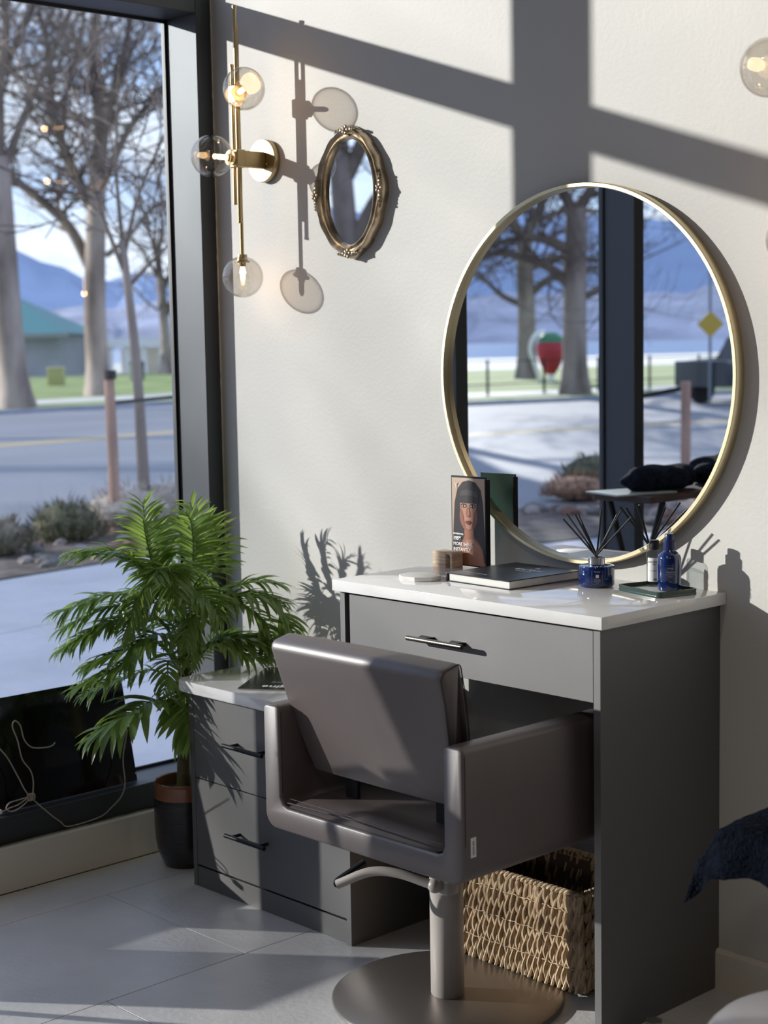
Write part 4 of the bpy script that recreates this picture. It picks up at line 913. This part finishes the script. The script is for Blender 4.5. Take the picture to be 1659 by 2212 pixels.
# ------------------------------------------------------------------ black screen and cord on the sill
t = thing('black_screen', 'glossy black screen leaning against the window on the sill', 'screen', (-.10, -.32, .1985))
b = tmp(); q = [(.012, 0, 0), (.0, 0, .001), (-.068, 0, .302), (-.056, 0, .305)]
A = [b.verts.new(p) for p in q]; B_ = [b.verts.new((x, -.49+.03*(z/.3), z)) for x, y, z in q]
b.faces.new(A); b.faces.new(B_[::-1]); [b.faces.new((A[i], A[(i+1) % 4], B_[(i+1) % 4], B_[i])) for i in range(4)]
obj('panel', b, M_SCREEN, t, smooth=False)
b = tmp(); tube(b, [(.0075, -.003, .022), (.0085, -.003, .022)], .0022, 8); obj('screw', b, M_WHITE, t)
t = thing('black_screen', 'second black screen on the sill, just outside the left edge of the photo', 'screen', (-.10, -1.345, .1985))
b = tmp(); A = [b.verts.new(p) for p in [(.012, 0, 0), (.0, 0, .001), (-.045, 0, .205), (-.033, 0, .208)]]; B_ = [b.verts.new((v.co.x, -.42, v.co.z)) for v in A]
b.faces.new(A); b.faces.new(B_[::-1]); [b.faces.new((A[i], A[(i+1) % 4], B_[(i+1) % 4], B_[i])) for i in range(4)]
obj('panel', b, M_SCREEN, t, smooth=False)
t = thing('white_cord', 'beige braided power cord knotted and hanging over the window sill', 'cord', (-.03, -.7, .13))
def rc(L): return [Vector((max(p[0], -.043) if p[2] < .197 else max(p[0], -.083), p[1], p[2]))-Vector((-.03, -.7, .13)) for p in L]
C1 = [(-.095, -.352, .36), (-0.075, -0.3765, 0.2784), (-0.04, -0.3959, 0.217), (-0.035, -0.4136, 0.1804), (-0.033, -0.451, 0.1545), (-0.033, -0.4912, 0.1359), (-0.03, -0.5934, 0.1322), (-0.03, -0.6227, 0.1521), (-0.033, -0.6639, 0.191), (-0.04, -0.7158, 0.2495), (-0.07, -0.7252, 0.2916), (-0.08, -0.7486, 0.3468), (-0.08, -0.7728, 0.3802), (-.08, -.84, .46)]
C2 = [(-0.035, -0.7049, 0.235), (-0.06, -0.6852, 0.2722), (-0.07, -0.6865, 0.3036), (-0.08, -0.7054, 0.3385), (-0.08, -0.7174, 0.3933), (-0.08, -0.7314, 0.4351), (-0.08, -0.7234, 0.4507), (-0.08, -0.7067, 0.4333), (-0.08, -0.6969, 0.3935), (-0.08, -0.6746, 0.3669), (-0.08, -0.635, 0.3581), (-0.08, -0.6095, 0.3586), (-0.08, -0.5986, 0.366)]
C3 = [(-0.03, -0.7221, 0.2436), (-0.03, -0.7511, 0.2419), (-0.03, -0.78, 0.2389), (-0.03, -0.7892, 0.224), (-0.03, -0.7668, 0.214), (-0.03, -0.7301, 0.2282), (-0.03, -0.7192, 0.243), (-0.03, -0.7517, 0.229), (-0.03, -0.7777, 0.2254), (-0.03, -0.7979, 0.2207), (-0.03, -0.8092, 0.2219)]
for C_ in (C1, C2, C3): b = tmp(); tube(b, bez(rc(C_), 6), .0018, 8); obj('cord_run', b, M_ROPE, t)
b = tmp(); 
for k in range(3): tube(b, [(.0+.004*math.cos(a/8*2*PI), -.018+.006*k+.010*math.cos(a/8*2*PI)*.4, .112+.010*math.sin(a/8*2*PI)) for a in range(8)], .0022, 6, closed=True)
obj('knot', b, M_ROPE, t)
obj('plug', box(tmp(), (-.006, -.135, .085), (.006, -.105, .097), .002, 1), M_WHITE, t)

# ------------------------------------------------------------------ right edge: towel on trolley, stool seat, door stop
M_TOWEL = mat('navy_terry', (.010, .014, .026), .95, spec=.1, bump=1, bscale=160, var=.4, vscale=60)
t = thing('salon_trolley', 'black salon trolley just beyond the right edge, under the navy towel', 'trolley', (2.36, -.50, 0))
obj('shelf', box(tmp(), (-.16, -.13, .585), (.20, .16, .60), .004, 1), M_BLK, t); obj('shelf', box(tmp(), (-.05, -.14, .25), (.20, .16, .265), .004, 1), M_BLK, t)
for x in (-.02, .18):
    for y in (-.12, .14): b = tmp(); cyl(b, (x, y, .03), (x, y, .585), .009, 10); obj('leg', b, M_BLK, t)
for x in (-.02, .18):
    for y in (-.12, .14): b = tmp(); sphere(b, (x, y, .021), .021, 14, 10); obj('caster', b, M_RUB, t)
b = tmp(); nu, nv = 44, 34; G = []
rn = random.Random(5)
for j in range(nv+1):
    row = []
    for i in range(nu+1):
        s_ = -.075+i/nu*.44; w = -.10+j/nv*.42
        x = -.172+(s_ if s_ > 0 else s_*.55); y = -.142+(w if w > 0 else w*.22)
        z = .6065+.012*math.sin(s_*30+w*9)*math.exp(-abs(w)*3)+.05*max(0, s_)
        if s_ < 0: z += s_*.72
        if w < 0: z += w*(.78+.5*max(0, s_)); y -= .010*math.sin(s_*55)*(-w/.1)
        if s_ < 0 and w < 0: x += .1*w; z += .1*w
        row.append(b.verts.new((x, y, z+rn.uniform(-.0014, .0014))))
    G.append(row)
for j in range(nv):
    for i in range(nu): b.faces.new((G[j][i], G[j][i+1], G[j+1][i+1], G[j+1][i]))
bmesh.ops.solidify(b, geom=b.faces[:], thickness=.010)
o = obj('navy_towel', b, M_TOWEL, None, (2.36, -.50, 0), ang=80); tag(o, 'navy terry towel draped over the trolley at the right edge', 'towel')
t = thing('salon_stool', 'leather stool seat coloured pale for sun glare, in the bottom right corner', 'stool', (2.585, -.90, 0))
M_PALE = mat('sun_glare_leather', (.66, .62, .61), .4, spec=.6, bump=.12, bscale=350)  # sun glare on taupe leather put into the pale base colour
b = tmp(); lathe(b, [(0, .385), (.17, .385), (.19, .392), (.196, .41), (.194, .430), (.184, .444), (.15, .452), (.07, .456), (0, .457)], (0, 0, -.012), seg=64); obj('seat', b, M_PALE, t, ang=70)
b = tmp(); tube(b, [(.1935*math.cos(a*PI/36), .1935*math.sin(a*PI/36), .419) for a in range(72)], .0026, 6, closed=True); obj('piping', b, M_PALE, t)
b = tmp(); cyl(b, (0, 0, .06), (0, 0, .373), .022, 20); obj('gas_column', b, M_BLK, t)
for k in range(5):
    a = k*2*PI/5+.4; b = tmp(); tube(b, [(0, 0, .07), (.20*math.cos(a), .20*math.sin(a), .045)], [.018, .011], 10); obj('leg', b, M_BLK, t)
    b = tmp(); sphere(b, (.20*math.cos(a), .20*math.sin(a), .022), .022, 14, 10); obj('caster', b, M_RUB, t)
t = thing('door_stop', 'small faceted metal stop on the floor beside the desk panel', 'stop', (1.80, -.315, 0))
b = tmp(); lathe(b, [(.012, 0), (.016, .010), (.011, .020), (.019, .030), (.019, .034), (0, .034)], seg=6); obj('body', b, mat('dull_nickel', (.30, .27, .26), .4, metal=.6), t, smooth=False)

# ------------------------------------------------------------------ towel stand seen only in the mirror
t = thing('folding_stand', 'black folding stand with a narrow wooden top, seen in the round mirror by the window', 'stand', (.24, -2.0, 0))
obj('top_board', box(tmp(), (-.13, -.42, .895), (.13, .42, .92), .003, 1), mat('dark_walnut', (.07, .04, .03), .5, var=.3, vscale=10), t)
for y in (-.34, .34):
    for s in (-1, 1): b = tmp(); tube(b, [(s*.12, y, .895), (-s*.14, y+.02*s, .0)], .012, 8); obj('leg', b, M_BLK, t)
b = tmp(); cyl(b, (0, -.36, .46), (0, .36, .46), .008, 8); obj('crossbar', b, M_BLK, t)
def lump(nm, c, r, m, seed, lab, cat):
    rn = random.Random(seed); b = tmp(); bmesh.ops.create_icosphere(b, subdivisions=4, radius=1); ph = [rn.uniform(0, 6) for _ in range(4)]
    for v in b.verts:
        f = 1+.12*math.sin(v.co.x*4+ph[0])*math.cos(v.co.y*5+ph[1])+.06*math.sin(v.co.y*11+ph[2]); q = v.co*f; v.co = Vector((q.x*r[0], q.y*r[1], max(q.z, -.7)*r[2]))
    o = obj(nm, b, m, None, c, ang=80); return tag(o, lab, cat)
lump('rolled_apron', (.24, -1.80, .9640), (.10, .20, .05), M_TOWEL, 3, 'black rolled apron on the folding stand, seen in the mirror', 'apron')
lump('black_bag', (.25, -2.22, .968), (.11, .19, .065), M_TOWEL, 4, 'black soft bag on the folding stand, at the lower right of the mirror', 'bag')
o = obj('magazine', box(tmp(), (-.10, -.13, 0), (.10, .13, .006), .001, 1), mat('pale_paper', (.45, .52, .54), .5), None, (.22, -1.66, .9205)); o.rotation_euler = (0, 0, .3); tag(o, 'pale magazine sticking out under the rolled apron in the mirror', 'magazine')
bpy.context.view_layer.update()
